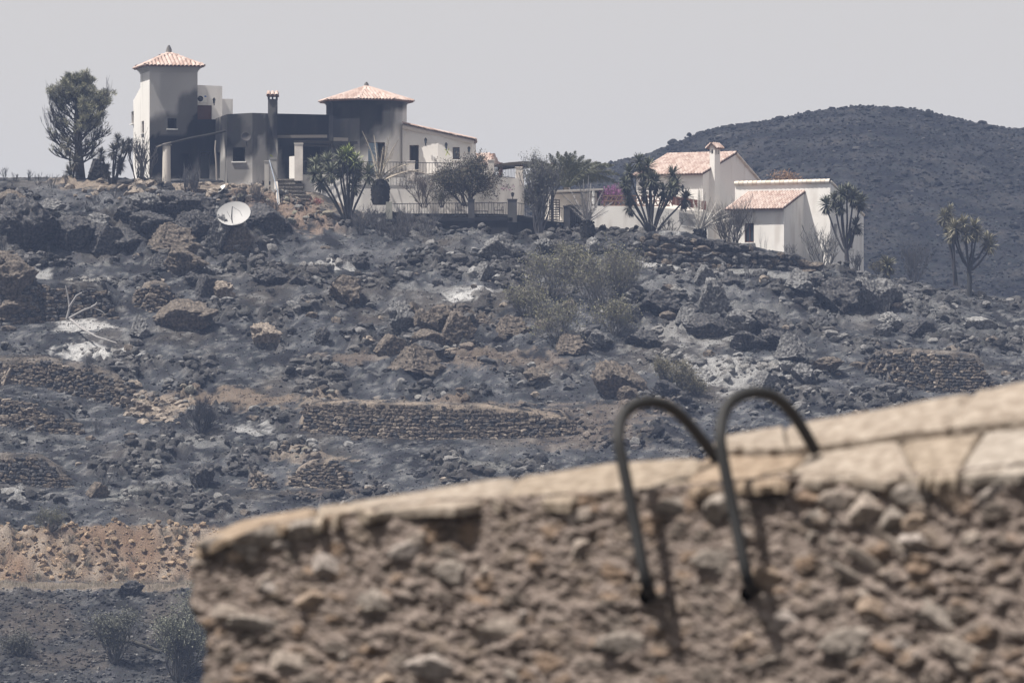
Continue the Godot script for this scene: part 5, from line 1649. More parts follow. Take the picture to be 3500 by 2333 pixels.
func boulder(called: String, shape: Mesh, kind: int, c: Vector3, s: Vector3, px: float, py: float, large: bool):
	var o := put(shape, M[KIND[kind]], called, self, Transform3D(Basis.from_euler(Vector3(rnd(-0.15, 0.15), rnd(-0.6, 0.6), rnd(-0.15, 0.15))).scaled_local(s), c))
	var size := ("large " if s.x > 1.0 else "mid-sized ") if large else "small "
	var w := where_words(px, py)
	if large and OWN_LABEL.has(int(px)) and not (int(px) == 40 and py < 800.0):
		tag(o, OWN_LABEL[int(px)], "boulder", "big boulders on the burnt slope")
		return
	tag(o, size + KIND_WORD[kind] + (" boulder " if large else " rock ") + w, "boulder" if large else "rock", size + KIND_WORD[kind] + " rocks " + w)

func build_rubble():
	for v in 4:
		var n := 9000
		var mm := MultiMesh.new()
		mm.transform_format = MultiMesh.TRANSFORM_3D
		mm.use_colors = true
		mm.mesh = rock_small[v + 1]
		mm.instance_count = n
		for i in n:
			var d := rnd(357.5, 425.0)
			var x := rnd(-1.0, 1.0) * d * 0.0935
			var cl := clump(x, d) * (1.0 - by_wall(x, d)) - 0.15
			var s := rnd(0.025, 0.06)
			if cl > 0.0: s = rnd(0.05, 0.17)
			if cl > 0.3 and rng.randf() < 0.4: s = rnd(0.14, 0.34)
			if i % 9 == 0:      # the slope below the road
				d = rnd(327.0, 350.0); x = rnd(-1.0, -0.5) * d * 0.0935
				s = rnd(0.03, 0.10)
			mm.set_instance_transform(i, Transform3D(Basis.from_euler(Vector3(rnd(0, 6), rnd(0, 6), rnd(0, 6))).scaled(Vector3(s * rnd(0.8, 1.4), s * rnd(0.6, 1.0), s)), Vector3(x, ground(x, d) + s * 0.25, -d)))
			var gc := ground_colour(x, d, 0.0)
			var q := rnd(0.5, 1.9) if cl > 0.0 else rnd(0.6, 1.4)
			var g := gc * q
			if rng.randf() < 0.09: g = g.lerp(Color(.30, .29, .28), 0.75)
			mm.set_instance_color(i, Color(min(g.r, .26), min(g.g, .25), min(g.b, .24)))
		var o := MultiMeshInstance3D.new()
		o.name = numbered("slope_rubble")
		o.multimesh = mm
		o.material_override = M.rock_mix
		add_child(o)
		tag(o, ["fine sooty rubble strewn over the whole burnt slope", "angular sooty rubble lying between the boulders", "loose stone chips scattered across the terraces", "broken rock fragments spread over ash and soil"][v], "rubble", "", "stuff")
	# stones in the road cut
	var mm := MultiMesh.new()
	mm.transform_format = MultiMesh.TRANSFORM_3D
	mm.use_colors = true
	mm.mesh = rock_small[5]
	mm.instance_count = 1100
	for i in 1100:
		var d := rnd(353.6, 357.2)
		var x := rnd(-34.0, -16.0)
		var s := rnd(0.03, 0.08) if rng.randf() < 0.8 else rnd(0.08, 0.22)
		mm.set_instance_transform(i, Transform3D(Basis.from_euler(Vector3(rnd(0, 6), rnd(0, 6), rnd(0, 6))).scaled(Vector3(s, s * 0.8, s)), Vector3(x, ground(x, d) + s * 0.2, -d)))
		var g := rnd(0.7, 1.35)
		mm.set_instance_color(i, Color(.34 * g, .25 * g, .17 * g))
	var o := MultiMeshInstance3D.new()
	o.name = numbered("road_cut_stones")
	o.multimesh = mm
	o.material_override = M.rock_mix
	add_child(o)
	tag(o, "orange stones embedded in the earth face of the road cut", "stones", "", "stuff")

# ---------------------------------------------------------------- plants
func twig(b: MB, p: Vector3, dir: Vector3, ln: float, r: float, depth: int, spread: float, up: float, col: Color, tips: Array, kids := 3):
	var pts := PackedVector3Array([p])
	var rad := PackedFloat32Array([r])
	var q := p
	var dd := dir
	for i in 3:
		dd = (dd + Vector3(rnd(-1, 1), rnd(-1, 1), rnd(-1, 1)) * spread * 0.35 + Vector3(0, up * 0.25, 0)).normalized()
		q += dd * ln / 3.0
		pts.append(q); rad.append(r * (1.0 - 0.16 * (i + 1)))
	b.tube(pts, rad, 3 if r < 0.03 else 5, col * rnd(0.8, 1.2), false)
	if depth == 0:
		tips.append([q, dd])
		return
	for k in kids:
		var at := pts[1 + (k + rng.randi()) % 3] if k > 0 else q
		var nd := (dd + Vector3(rnd(-1, 1), rnd(-0.6, 1), rnd(-1, 1)) * spread + Vector3(0, up * 0.4, 0)).normalized()
		twig(b, at, nd, ln * rnd(0.55, 0.8), r * rnd(0.56, 0.72), depth - 1, spread, up, col, tips, kids)

func leaf(b: MB, p: Vector3, dir: Vector3, ln: float, w: float, col: Color):
	var s := dir.cross(Vector3(rnd(-1, 1), rnd(-1, 1), rnd(-1, 1))).normalized() * w
	b.tri(p - s * 0.4, p + s * 0.4, p + dir * ln * 0.55 + s, col)
	b.tri(p - s * 0.4, p + dir * ln * 0.55 + s, p + dir * ln, col)

# burnt or leafy shrub given by its foot and outline in photograph pixels
func shrub(called: String, label: String, cat: String, foot: Vector3, h_px: float, w_px: float, stems: int, depth: int, col: Color, leaves := 0, leaf_cols := [], leaf_size := 0.08, up := 0.5, group := "", r0 := 0.03) -> Node3D:
	var d := -foot.z
	var h := h_px * mpp(d)
	var w := w_px * mpp(d)
	var t := base(called, foot, label, cat, group)
	var b := MB.new()
	var tips := []
	for k in stems:
		var a := TAU * (k + rnd(0, 0.7)) / stems
		var lean := rnd(0.15, 1.0)
		var dir := Vector3(cos(a) * w * 0.5 * lean, h * rnd(0.7, 1.0), sin(a) * w * 0.5 * lean).normalized()
		var l := h * rnd(0.33, 0.45)
		twig(b, foot + Vector3(cos(a), 0, sin(a)) * w * 0.05 - Vector3(0, 0.1, 0), dir, l, r0 * 1.45 * rnd(0.8, 1.3), depth, 0.45 + 0.25 * w / max(h, 0.1), up, col, tips, 3)
	part(b, M.bark, "branches", t)
	if leaves > 0:
		var f := MB.new()
		for e in tips:
			for k in leaves:
				var dir: Vector3 = (e[1] + Vector3(rnd(-1, 1), rnd(-1, 1), rnd(-1, 1)) * 1.2).normalized()
				leaf(f, e[0] + Vector3(rnd(-1, 1), rnd(-1, 1), rnd(-1, 1)) * leaf_size * 2.4, dir, leaf_size * rnd(0.7, 1.4), leaf_size * 0.32, leaf_cols[rng.randi() % leaf_cols.size()] * rnd(0.7, 1.25))
		part(f, M.leaf, "foliage", t)
	return t

func rosette(t: Node, tip: Vector3, axis: Vector3, ln: float, n: int, green: Color, skirt: float, dead: Color):
	var b := MB.new()
	var x := axis.cross(Vector3(0.3, 0.1, 0.9)).normalized()
	var y := axis.cross(x)
	for i in n:
		var a := rnd(0, TAU)
		var e := pow(rng.randf(), 0.8)
		var out := (x * cos(a) + y * sin(a))
		var el := lerpf(1.3, -0.75, e)
		var dir := (out * cos(el) + axis * sin(el)).normalized()
		var l := ln * rnd(0.75, 1.1)
		var s := dir.cross(Vector3(rnd(-0.4, 0.4), 1, rnd(-0.4, 0.4))).normalized() * ln * 0.048
		var p := tip - axis * e * 0.30
		var m := p + dir * l * 0.55
		var q := p + dir * l + Vector3(0, -0.10 * l, 0)
		var c := green.lerp(dead, clamp(e - 0.55, 0.0, 0.4)) * rnd(0.7, 1.3)
		b.quad(p - s * 0.7, p + s * 0.7, m + s, m - s, c)
		b.tri(m - s, m + s, q, c)
	if skirt > 0.0:
		for i in int(n * 0.55):
			var a := rnd(0, TAU)
			var k := rng.randf()
			var out := (x * cos(a) + y * sin(a))
			var p := tip - axis * (0.15 + k * skirt) + out * 0.05
			var dir := (out * rnd(0.25, 0.6) - Vector3(0, 1, 0)).normalized()
			var l := ln * rnd(0.55, 0.85)
			var s := dir.cross(out).normalized() * ln * 0.045
			b.quad(p - s * 0.6, p + s * 0.6, p + dir * l * 0.6 + s, p + dir * l * 0.6 - s, dead * rnd(0.6, 1.4))
			b.tri(p + dir * l * 0.6 - s, p + dir * l * 0.6 + s, p + dir * l, dead * rnd(0.6, 1.3))
	part(b, M.leaf, "leaf_rosette", t)

func yucca(label: String, foot_px: Vector2, d: float, heads: Array, ln: float, green: Color, dead: Color, skirt: float, fork: float, trunk := Color(.055, .052, .052), stem_py := 0.0):
	var foot := pt(foot_px.x, foot_px.y, d)
	var t := base("yucca", foot, label, "yucca")
	var b := MB.new()
	for h in heads:
		var dz := rnd(-0.8, 0.8)
		var tip := pt(h[0], h[1], d + dz)
		var low := foot + Vector3(rnd(-0.12, 0.12) + (tip.x - foot.x) * 0.06, -0.3, rnd(-0.15, 0.15))
		var c1 := foot.lerp(tip, 0.35) + Vector3((foot.x - tip.x) * (0.10 + fork * 0.1), 0.05 * (tip.y - foot.y), 0)
		var c2 := foot.lerp(tip, 0.72) + Vector3((tip.x - foot.x) * 0.10, -0.02 * (tip.y - foot.y), 0)
		if stem_py > 0.0:
			low = pt(foot_px.x + rnd(-3, 3), stem_py + rnd(-12, 12), d)
			c1 = low.lerp(tip, 0.3) + Vector3((tip.x - low.x) * 0.25, -0.06 * (tip.y - low.y), 0)
			c2 = low.lerp(tip, 0.7) + Vector3((tip.x - low.x) * 0.12, 0, 0)
		var pts := PackedVector3Array()
		var rad := PackedFloat32Array()
		for i in 9:
			var q := i / 8.0
			pts.append(low.bezier_interpolate(c1, c2, tip, q) + Vector3(rnd(-1, 1), 0, rnd(-1, 1)) * 0.025)
			rad.append(lerpf(0.10, 0.05, q))
		b.tube(pts, rad, 6, trunk * rnd(0.85, 1.3))
		var axis := (tip - pts[7]).normalized().lerp(Vector3.UP, 0.4).normalized()
		var g: Color = h[2] if h.size() > 2 else green
		rosette(t, tip, axis, ln * 1.3 * rnd(0.85, 1.1), 150, g.lerp(Color(.11, .11, .09), 0.3) * 1.4, skirt * 0.6 * rnd(0.6, 1.2), dead * 1.3)
	if stem_py > 0.0:
		b.tube(PackedVector3Array([foot - Vector3(0, 0.4, 0), pt(foot_px.x + 2, (foot_px.y + stem_py) * 0.5, d), pt(foot_px.x, stem_py - 8, d)]), PackedFloat32Array([0.24, 0.19, 0.15]), 8, trunk)
	part(b, M.bark, "trunk", t)

func frond(t: Node, p: Vector3, tip: Vector3, sag: float, leaflets: int, ll: float, col: Color, r := 0.03, called := "frond"):
	var b := MB.new()
	var mid := (p + tip) * 0.5 + Vector3(0, sag, 0)
	var pts := PackedVector3Array()
	var rad := PackedFloat32Array()
	for i in 8:
		var q := i / 7.0
		pts.append(p.lerp(mid, q).lerp(mid.lerp(tip, q), q))
		rad.append(lerpf(r, r * 0.25, q))
	b.tube(pts, rad, 4, col * 1.1, false)
	for i in leaflets:
		var q := lerpf(0.18, 1.0, float(i) / leaflets)
		var c := p.lerp(mid, q).lerp(mid.lerp(tip, q), q)
		var dir := (tip - p).normalized().lerp((tip - mid).normalized(), q)
		var s := dir.cross(Vector3(0.2, 0.3, 1)).normalized()
		for k in [-1, 1]:
			var ld: Vector3 = (dir * 0.75 + s * k * 0.65 + Vector3(0, rnd(-0.25, 0.05), rnd(-0.3, 0.3))).normalized()
			leaf(b, c, ld, ll * sin(PI * clampf(q * 0.85 + 0.12, 0, 1)) * rnd(0.8, 1.15), ll * 0.07, col * rnd(0.65, 1.3))
	part(b, M.leaf, called, t)

func dry_palm(label: String, foot_px: Vector2, d: float, w_px: float, h_px: float, tips: Array, col: Color, sag: float):
	var foot := pt(foot_px.x, foot_px.y, d)
	var t := base("dry_palm", foot, label, "palm")
	var s := mpp(d)
	var b := MB.new()
	var w := w_px * s * 0.5
	var h := h_px * s
	b.tube(PackedVector3Array([foot - Vector3(0, 0.3, 0), foot, foot + Vector3(0, h * 0.5, 0), foot + Vector3(0, h * 0.9, 0), foot + Vector3(0, h * 1.05, 0)]), PackedFloat32Array([w * 0.8, w * 0.95, w, w * 0.75, w * 0.3]), 12, Color(.02, .02, .021))
	for i in 110:      # stubs of old fronds
		var a := rnd(0, TAU)
		var q := rng.randf()
		var p := foot + Vector3(0, h * q, 0) + Vector3(cos(a), 0, sin(a)) * w * (0.95 - 0.3 * maxf(0.0, q - 0.6))
		b.box(p, Vector3(0.09, 0.1, 0.07), Basis.from_euler(Vector3(rnd(-1, 1), rnd(0, 6), rnd(-1, 1))), Color(.025, .025, .026) * rnd(0.7, 1.8))
	part(b, M.bark, "trunk", t)
	for e in tips:
		var tip := pt(e[0], e[1], d + rnd(-0.9, 0.9))
		var st := foot + Vector3(rnd(-0.2, 0.2), h * 0.92, rnd(-0.2, 0.2))
		frond(t, st, tip, sag * rnd(0.3, 1.3) * absf(tip.x - st.x) * 0.25, 26, 0.3, col * 1.4 * rnd(0.7, 1.4), 0.06, "dead_frond")

func build_plants():
	var ash_bark := Color(.10, .098, .098)
	var dark_bark := Color(.035, .034, .035)
	var pale_bark := Color(.22, .21, .20)
	# half-burnt tree beside the tower
	var tr := base("tree", pt(274, 618, 431), "tall olive-green tree with scorched bare branches beside the tower", "tree")
	var tb := MB.new()
	var tp := [pt(276, 622, 431), pt(272, 560, 431), pt(268, 500, 431), pt(264, 440, 431), pt(262, 392, 431.2), pt(262, 345, 431), pt(262, 300, 431)]
	tb.tube(PackedVector3Array(tp), PackedFloat32Array([0.42, 0.34, 0.30, 0.25, 0.17, 0.11, 0.04]), 9, Color(.06, .052, .045))
	var tips := []
	for k in 44:
		var q := k / 43.0
		var py := lerpf(555.0, 300.0, q)
		var idx: float = lerp(1.0, 6.0, q)
		var at: Vector3 = tp[int(idx)].lerp(tp[min(6, int(idx) + 1)], idx - int(idx))
		var a := k * 2.4 + rnd(-0.3, 0.3)
		var reach := 150.0 * sqrt(clampf(1.0 - pow((py - 425.0) / 165.0, 2), 0.05, 1.0)) * rnd(0.65, 1.0) * mpp(431) * lerpf(1.0, 0.42, q)
		var dir := Vector3(cos(a), 0.22 + q * 0.5, sin(a)).normalized()
		var lt := []
		twig(tb, at, dir, reach * 0.60, lerpf(0.085, 0.035, q), 3, 0.45, 0.22, Color(.05, .044, .04), lt, 4)
		var bare: bool = py > 500.0 or (cos(a) < -0.15 and py > 430.0)
		for e in lt:
			if bare and rng.randf() < 0.86: continue
			if rng.randf() < (0.32 if cos(a) < 0.0 else 0.1): continue
			tips.append(e)
	for k in 9:      # long bare branches sweeping out on the scorched side
		var at: Vector3 = tp[1].lerp(tp[3], k / 8.0)
		var side := -1.0 if k % 3 < 2 else 1.0
		twig(tb, at, Vector3(side, rnd(0.25, 0.6), rnd(-0.4, 0.4)).normalized(), rnd(1.4, 2.3), 0.045, 3, 0.3, 0.6, Color(.055, .05, .048), [], 3)
	part(tb, M.bark, "trunk", tr)
	var cr := MB.new()
	var olive := [Color(.23, .228, .15), Color(.175, .18, .13), Color(.29, .28, .185), Color(.15, .15, .125), Color(.225, .22, .18)]
	for e in tips:
		var c: Color = olive[rng.randi() % 5]
		for n in 15:
			var dir: Vector3 = (e[1] * 0.7 + Vector3(rnd(-1, 1), rnd(-0.5, 1.2), rnd(-1, 1))).normalized()
			leaf(cr, e[0] + Vector3(rnd(-1, 1), rnd(-1, 1), rnd(-1, 1)) * 0.16, dir, rnd(0.18, 0.36), 0.03, c * rnd(0.7, 1.35))
	part(cr, M.leaf, "crown", tr)
	# burnt yuccas beside the tree
	var burnt := Color(.045, .042, .038)
	var scorch := Color(.10, .095, .075)
	yucca("scorched yucca with drooping leaves in front of the olive tree trunk", Vector2(250, 622), 429.6, [[232, 492], [256, 545], [238, 590]], 0.62, scorch, Color(.12, .10, .075), 0.6, 0.2)
	yucca("blackened yucca clump between the tree and the bare shrub", Vector2(385, 652), 427.4, [[403, 474], [422, 494], [442, 488], [388, 508], [412, 545], [366, 575], [345, 520], [408, 560]], 0.48, burnt, Color(.06, .055, .05), 0.5, 0.8)
	yucca("green-topped yucca tree in front of the villa terrace wall", Vector2(1190, 776), 420.6, [[1074, 588], [1078, 556], [1118, 545], [1130, 585], [1166, 538], [1186, 520, Color(.20, .24, .07)], [1214, 545, Color(.17, .20, .07)], [1226, 574], [1262, 588], [1096, 616], [1212, 628], [1160, 575], [1196, 556, Color(.15, .18, .075)]], 0.68, Color(.115, .125, .085), Color(.085, .078, .062), 0.45, 0.7, Color(.075, .072, .07))
	yucca("dense dark yucca tree above the wall of big round stones", Vector2(2226, 818), 421.6, [[2135, 622], [2150, 582], [2146, 655], [2182, 545], [2198, 580], [2216, 562], [2226, 606], [2242, 615], [2268, 645], [2300, 592], [2312, 622], [2296, 640], [2150, 700, Color(.05, .05, .045)], [2200, 640], [2346, 672, Color(.05, .05, .045)]], 0.64, Color(.085, .092, .062), Color(.045, .043, .04), 0.95, 1.0, Color(.06, .058, .06))
	yucca("dark yucca tree at the far corner of the white house", Vector2(2893, 938), 420.4, [[2824, 692], [2850, 675], [2876, 655], [2896, 642], [2916, 664], [2942, 682], [2872, 700], [2928, 765, Color(.05, .05, .045)]], 0.62, Color(.10, .105, .075), Color(.055, .052, .048), 0.55, 0.8, Color(.06, .058, .06), 858.0)
	yucca("pale-leaved yucca tree standing alone on the ridge end", Vector2(3312, 1006), 420.0, [[3262, 772], [3292, 757], [3302, 792], [3338, 792], [3376, 818], [3256, 795], [3388, 834], [3330, 770]], 0.66, Color(.19, .175, .12), Color(.11, .10, .08), 0.4, 0.7, Color(.05, .048, .05), 915.0)
	yucca("tall pale-leaved yucca behind the lone ridge yucca", Vector2(3266, 962), 422.6, [[3226, 735], [3246, 716], [3240, 760], [3258, 790]], 0.62, Color(.19, .18, .13), Color(.10, .09, .075), 0.5, 0.2, Color(.05, .048, .05))
	yucca("single low yucca rosette beyond the white house", Vector2(3036, 945), 426.0, [[3034, 902]], 0.75, Color(.14, .13, .075), Color(.12, .10, .07), 0.2, 0.1)
	# green palm behind the garden room
	var pal := base("palm", pt(1937, 660, 432.5), "large grey-green palm rising behind the garden room roof", "palm")
	var pm := MB.new()
	pm.tube(PackedVector3Array([pt(1937, 740, 432.5), pt(1937, 640, 432.5)]), PackedFloat32Array([0.35, 0.3]), 10, Color(.10, .085, .065))
	part(pm, M.bark, "trunk", pal)
	for e in [[1877, 524, 0.1], [1905, 517, 0.1], [1920, 530, 0.1], [1935, 518, 0.1], [1950, 522, 0.1], [1967, 515, 0.1], [1996, 531, 0.3], [2021, 546, 0.5], [2054, 557, 0.9], [2099, 566, 1.2], [2118, 598, 1.3], [2113, 628, 1.3], [1815, 545, 0.7], [1846, 552, 0.5], [1800, 600, 0.9], [1840, 610, 0.6], [2070, 610, 1.0], [2040, 600, 0.8], [1870, 560, 0.3], [1985, 560, 0.2]]:
		frond(pal, pt(1937, 645, 432.5), pt(e[0], e[1], 432.5 + rnd(-1.2, 1.2)), e[2], 80, 0.62, Color(.095, .097, .065), 0.07)
	# dead palms
	dry_palm("dry palm with thick black trunk in front of the terrace wall", Vector2(1300, 686), 425.6, 66, 72, [[1238, 448], [1278, 462], [1325, 470], [1362, 478], [1345, 520], [1270, 520], [1310, 500], [1420, 560], [1470, 600], [1440, 580], [1380, 560], [1250, 560], [1290, 540], [1490, 612], [1335, 455]], Color(.22, .195, .16), 1.4)
	dry_palm("dry palm with stiff grey fronds at the end of the deck", Vector2(2008, 806), 420.8, 50, 52, [[1918, 662], [1944, 640], [1976, 622], [1994, 612], [2012, 600], [2030, 640], [2062, 652], [2095, 690], [1960, 680], [2045, 690], [1985, 650], [2020, 625], [2080, 720], [1935, 700]], Color(.20, .19, .185), 0.3)
	dry_palm("dry palm with pale fan of fronds beside the white house", Vector2(2391, 834), 421.4, 50, 52, [[2318, 705], [2338, 740], [2348, 690], [2368, 668], [2388, 640], [2398, 632], [2410, 655], [2430, 672], [2450, 690], [2470, 712], [2490, 730], [2505, 745], [2330, 775], [2420, 700], [2375, 700], [2392, 648]], Color(.30, .285, .26), 0.4)
	# shrubs
	shrub("bare_shrub", "bare burnt shrub tree beside the sunlit tower wall", "shrub", pt(487, 655, 427.2), 175, 150, 6, 4, Color(.085, .08, .08), 0, [], 0.1, 0.5, "", 0.06)
	shrub("bare_shrub", "fine blue-grey burnt shrub in front of the villa porch", "shrub", pt(652, 690, 424.4), 125, 120, 12, 3, Color(.10, .10, .108), 0, [], 0.1, 0.8, "", 0.035)
	for e in [[132, 628, 62, 90], [178, 640, 70, 80], [52, 614, 40, 60], [16, 612, 60, 40], [100, 616, 48, 50], [225, 622, 50, 40]]:
		shrub("bare_twigs", "burnt bare twigs standing on the crest beside the olive tree", "shrub", cast(e[0], e[1] + 4), e[2], e[3], 5, 2, Color(.07, .066, .066), 0, [], 0.1, 0.6, "burnt twigs on the crest", 0.018)
	for e in [[395, 672, 50, 110], [300, 720, 55, 60], [330, 700, 45, 80], [445, 720, 60, 40], [360, 770, 60, 90], [270, 760, 50, 60]]:
		shrub("bare_twigs", "small burnt scrub among the outcrop rocks below the tower", "shrub", cast(e[0], e[1]), e[2], e[3], 7, 2, Color(.075, .073, .076), 0, [], 0.1, 0.5, "burnt scrub on the outcrop", 0.018)
	for e in [[820, 690, 70, 120], [880, 690, 80, 130], [935, 730, 60, 90]]:
		shrub("grey_scrub", "grey twiggy scrub beside the stair posts", "shrub", cast(e[0], e[1]), e[2], e[3], 12, 3, Color(.12, .115, .115), 0, [], 0.1, 0.4, "grey scrub by the stairs", 0.02)
	for e in [[1230, 798, 100, 110], [1300, 806, 95, 120], [1385, 806, 110, 150], [1455, 808, 105, 140], [1270, 770, 80, 120], [1350, 815, 70, 160]]:
		shrub("grey_scrub", "grey burnt scrub growing against the deck railing", "shrub", cast(e[0], e[1]), e[2], e[3], 13, 3, Color(.115, .112, .118), 0, [], 0.1, 0.5, "grey scrub at the deck", 0.022)
	shrub("dry_bush", "dry grey-brown bush against the terrace retaining wall", "bush", pt(1450, 705, 425.8), 118, 170, 12, 4, Color(.13, .115, .105), 2, [Color(.15, .13, .115), Color(.11, .10, .095)], 0.07, 0.4, "", 0.025)
	shrub("dry_bush", "small leafy grey bush beside the middle deck post", "bush", pt(1510, 705, 425.4), 60, 90, 8, 3, Color(.12, .115, .11), 4, [Color(.15, .15, .12), Color(.10, .105, .085)], 0.08, 0.3, "", 0.025)
	var bo := shrub("bougainvillea", "large dark half-scorched bougainvillea hanging over the terrace railing", "bush", pt(1598, 700, 425.4), 165, 250, 13, 4, Color(.07, .062, .06), 12, [Color(.07, .07, .052), Color(.10, .095, .07), Color(.055, .052, .05), Color(.13, .11, .09)], 0.15, 0.15, "", 0.04)
	var mg := MB.new()
	for k in 120: leaf(mg, pt(1735 + rnd(-22, 22), 638 + rnd(-10, 12), 425.2 + rnd(-0.3, 0.3)), Vector3(rnd(-1, 1), rnd(-1, 1), rnd(-1, 1)).normalized(), 0.1, 0.04, [Color(.32, .10, .26), Color(.07, .07, .05), Color(.06, .06, .05)][k % 3] * rnd(0.7, 1.2))
	mg.tube(PackedVector3Array([pt(1640, 620, 425.3), pt(1700, 626, 425.2), pt(1745, 645, 425.2)]), PackedFloat32Array([0.02, 0.015, 0.01]), 3, dark_bark)
	part(mg, M.leaf, "flowering_spray", bo)
	shrub("tall_burnt_shrub", "tall fan-shaped burnt shrub with grey leaves in front of the deck corner", "shrub", pt(1842, 796, 420.8), 225, 170, 15, 4, Color(.12, .115, .12), 3, [Color(.17, .17, .14), Color(.14, .14, .125)], 0.12, 0.65, "", 0.05)
	shrub("bougainvillea", "bright magenta bougainvillea above the terracotta lattice", "bush", pt(2096, 700, 427.2), 66, 110, 8, 3, Color(.10, .08, .07), 10, [Color(.29, .10, .25), Color(.34, .15, .30), Color(.21, .08, .18), Color(.10, .10, .075)], 0.12, 0.2, "", 0.03)
	shrub("grey_bush", "grey-green bush mound between palm and reed canopy", "bush", pt(1830, 690, 431.0), 55, 200, 12, 3, Color(.11, .105, .10), 7, [Color(.13, .13, .105), Color(.10, .10, .085)], 0.16, 0.3, "", 0.03)
	shrub("dead_creeper", "dead twiggy creeper covering the corner of the low white room", "shrub", pt(2500, 868, 421.6), 195, 190, 18, 4, Color(.10, .094, .092), 0, [], 0.1, 0.35, "", 0.03)
	shrub("bare_shrub", "pale bare crooked shrub in front of the garden retaining wall", "shrub", pt(2268, 815, 422.0), 110, 220, 6, 3, Color(.24, .225, .205), 0, [], 0.1, 0.2, "", 0.035)
	shrub("bare_shrub", "leafless pale grey shrub against the tall white wall", "shrub", pt(2812, 928, 420.2), 165, 190, 11, 3, Color(.21, .205, .20), 0, [], 0.1, 0.6, "", 0.045)
	shrub("bare_shrub", "small leafless shrub at the foot of the white side wall", "shrub", pt(2706, 905, 420.6), 80, 110, 7, 3, Color(.15, .145, .145), 0, [], 0.1, 0.5, "", 0.025)
	shrub("bare_shrub", "pale leafless shrub behind the dark corner yucca", "shrub", pt(2930, 935, 421.4), 90, 110, 7, 3, Color(.24, .23, .22), 0, [], 0.1, 0.4, "", 0.03)
	shrub("bare_shrub", "ghostly bare shrub on the ridge between house and lone yucca", "shrub", pt(3125, 968, 423.5), 150, 150, 10, 4, Color(.10, .10, .11), 0, [], 0.1, 0.5, "", 0.03)
	shrub("grey_bush", "small green-grey bush beside the far house wall", "bush", pt(3000, 935, 425.0), 55, 90, 8, 3, Color(.10, .095, .09), 3, [Color(.14, .13, .08), Color(.10, .09, .07)], 0.1, 0.3, "", 0.02)
	shrub("dried_tree", "dried orange-brown tree crown behind the white house", "tree", pt(2690, 690, 441.0), 92, 170, 9, 4, Color(.16, .12, .09), 5, [Color(.30, .19, .12), Color(.24, .155, .10), Color(.36, .24, .16)], 0.13, 0.35, "", 0.04)
	for e in [[1880, 1010, 150, 300, "widest half-burnt bush of the thicket on the open slope"], [2050, 1060, 190, 250, "tallest grey-green bush in the middle of the slope thicket"], [1800, 1080, 100, 190, "low half-burnt bush beside the brown boulder cluster"], [1900, 1165, 130, 220, "lowest half-burnt bush of the thicket above the brown rocks"], [2130, 1010, 130, 160, "narrow grey-green bush of the thicket under the big round stones"], [1960, 930, 90, 200, "topmost low bush of the thicket below the deck"], [2100, 1140, 110, 160, "small grey-green bush of the thicket next to black rock"]]:
		shrub("slope_bush", e[4], "bush", cast(e[0], e[1]), e[2] * 1.15, e[3] * 1.25, 15, 4, Color(.15, .143, .138), 2, [Color(.19, .185, .105), Color(.15, .148, .10), Color(.22, .205, .14), Color(.14, .13, .115)], 0.13, 0.25, "sprawling bushes on the middle slope", 0.03)
	for e in [[2330, 1338, 105, 150, "biggest brownish fuzzy bush in the white ash"], [2268, 1300, 80, 110, "upper small fuzzy bush next to the ash-white ground"], [2380, 1352, 60, 90, "lowest small fuzzy bush in front of the big fuzzy one"]]:
		shrub("fuzzy_bush", e[4], "bush", cast(e[0], e[1]), e[2], e[3], 16, 3, Color(.10, .092, .075), 5, [Color(.16, .145, .09), Color(.12, .108, .08)], 0.11, 0.35, "fuzzy bushes in the ash", 0.02)
	shrub("black_shrub", "round charcoal-black shrub skeleton between the terrace walls", "shrub", cast(690, 1484), 125, 200, 20, 4, Color(.045, .045, .05), 0, [], 0.1, 0.3, "", 0.03)
	for e in [[352, 1660, 75, 80], [95, 965, 70, 70], [300, 1255, 60, 30], [10, 880, 110, 50], [1698, 1588, 50, 70], [420, 1600, 40, 40], [330, 1485, 70, 60], [240, 1480, 60, 60], [2560, 950, 80, 130], [3030, 1090, 70, 80], [3150, 1080, 80, 120], [860, 1610, 50, 30], [930, 1010, 50, 60], [380, 905, 40, 30]]:
		shrub("bare_twigs", "thin burnt twigs sticking up from the ash slope", "shrub", cast(e[0], e[1]), e[2], e[3], 6, 2, Color(.13, .128, .13), 0, [], 0.1, 0.5, "burnt twigs on the slope", 0.02)
	# white dead branches in the ash
	var db := base("dead_branch", cast(235, 1085), "bleached forked dead branch lying in white ash below the high wall", "branch")
	var dbm := MB.new()
	for path in [[[228, 1090], [238, 1050], [232, 1010], [224, 975]], [[236, 1050], [262, 1010], [280, 1000]], [[235, 1088], [285, 1060], [312, 1050], [345, 1062], [362, 1075]], [[240, 1090], [275, 1120], [330, 1150], [400, 1172]], [[312, 1050], [328, 1040], [332, 1032]]]:
		var pts := PackedVector3Array(); var rad := PackedFloat32Array()
		for i in path.size():
			var g := cast(path[i][0], 1092.0)
			pts.append(pt(path[i][0], path[i][1], 397.0 - maxf(0.0, path[i][1] - 1092.0) * 0.055)); rad.append(0.1 * (1.0 - 0.2 * i))
		dbm.tube(pts, rad, 5, Color(.30, .29, .285))
	part(dbm, M.bark, "limb", db)
	# red flowers
	shrub("red_flowers", "small red flowering plant beside the stone stairs", "plant", cast(1082, 700), 30, 60, 6, 2, Color(.10, .09, .08), 9, [Color(.33, .04, .05), Color(.22, .04, .05), Color(.09, .09, .07)], 0.09, 0.2, "", 0.015)
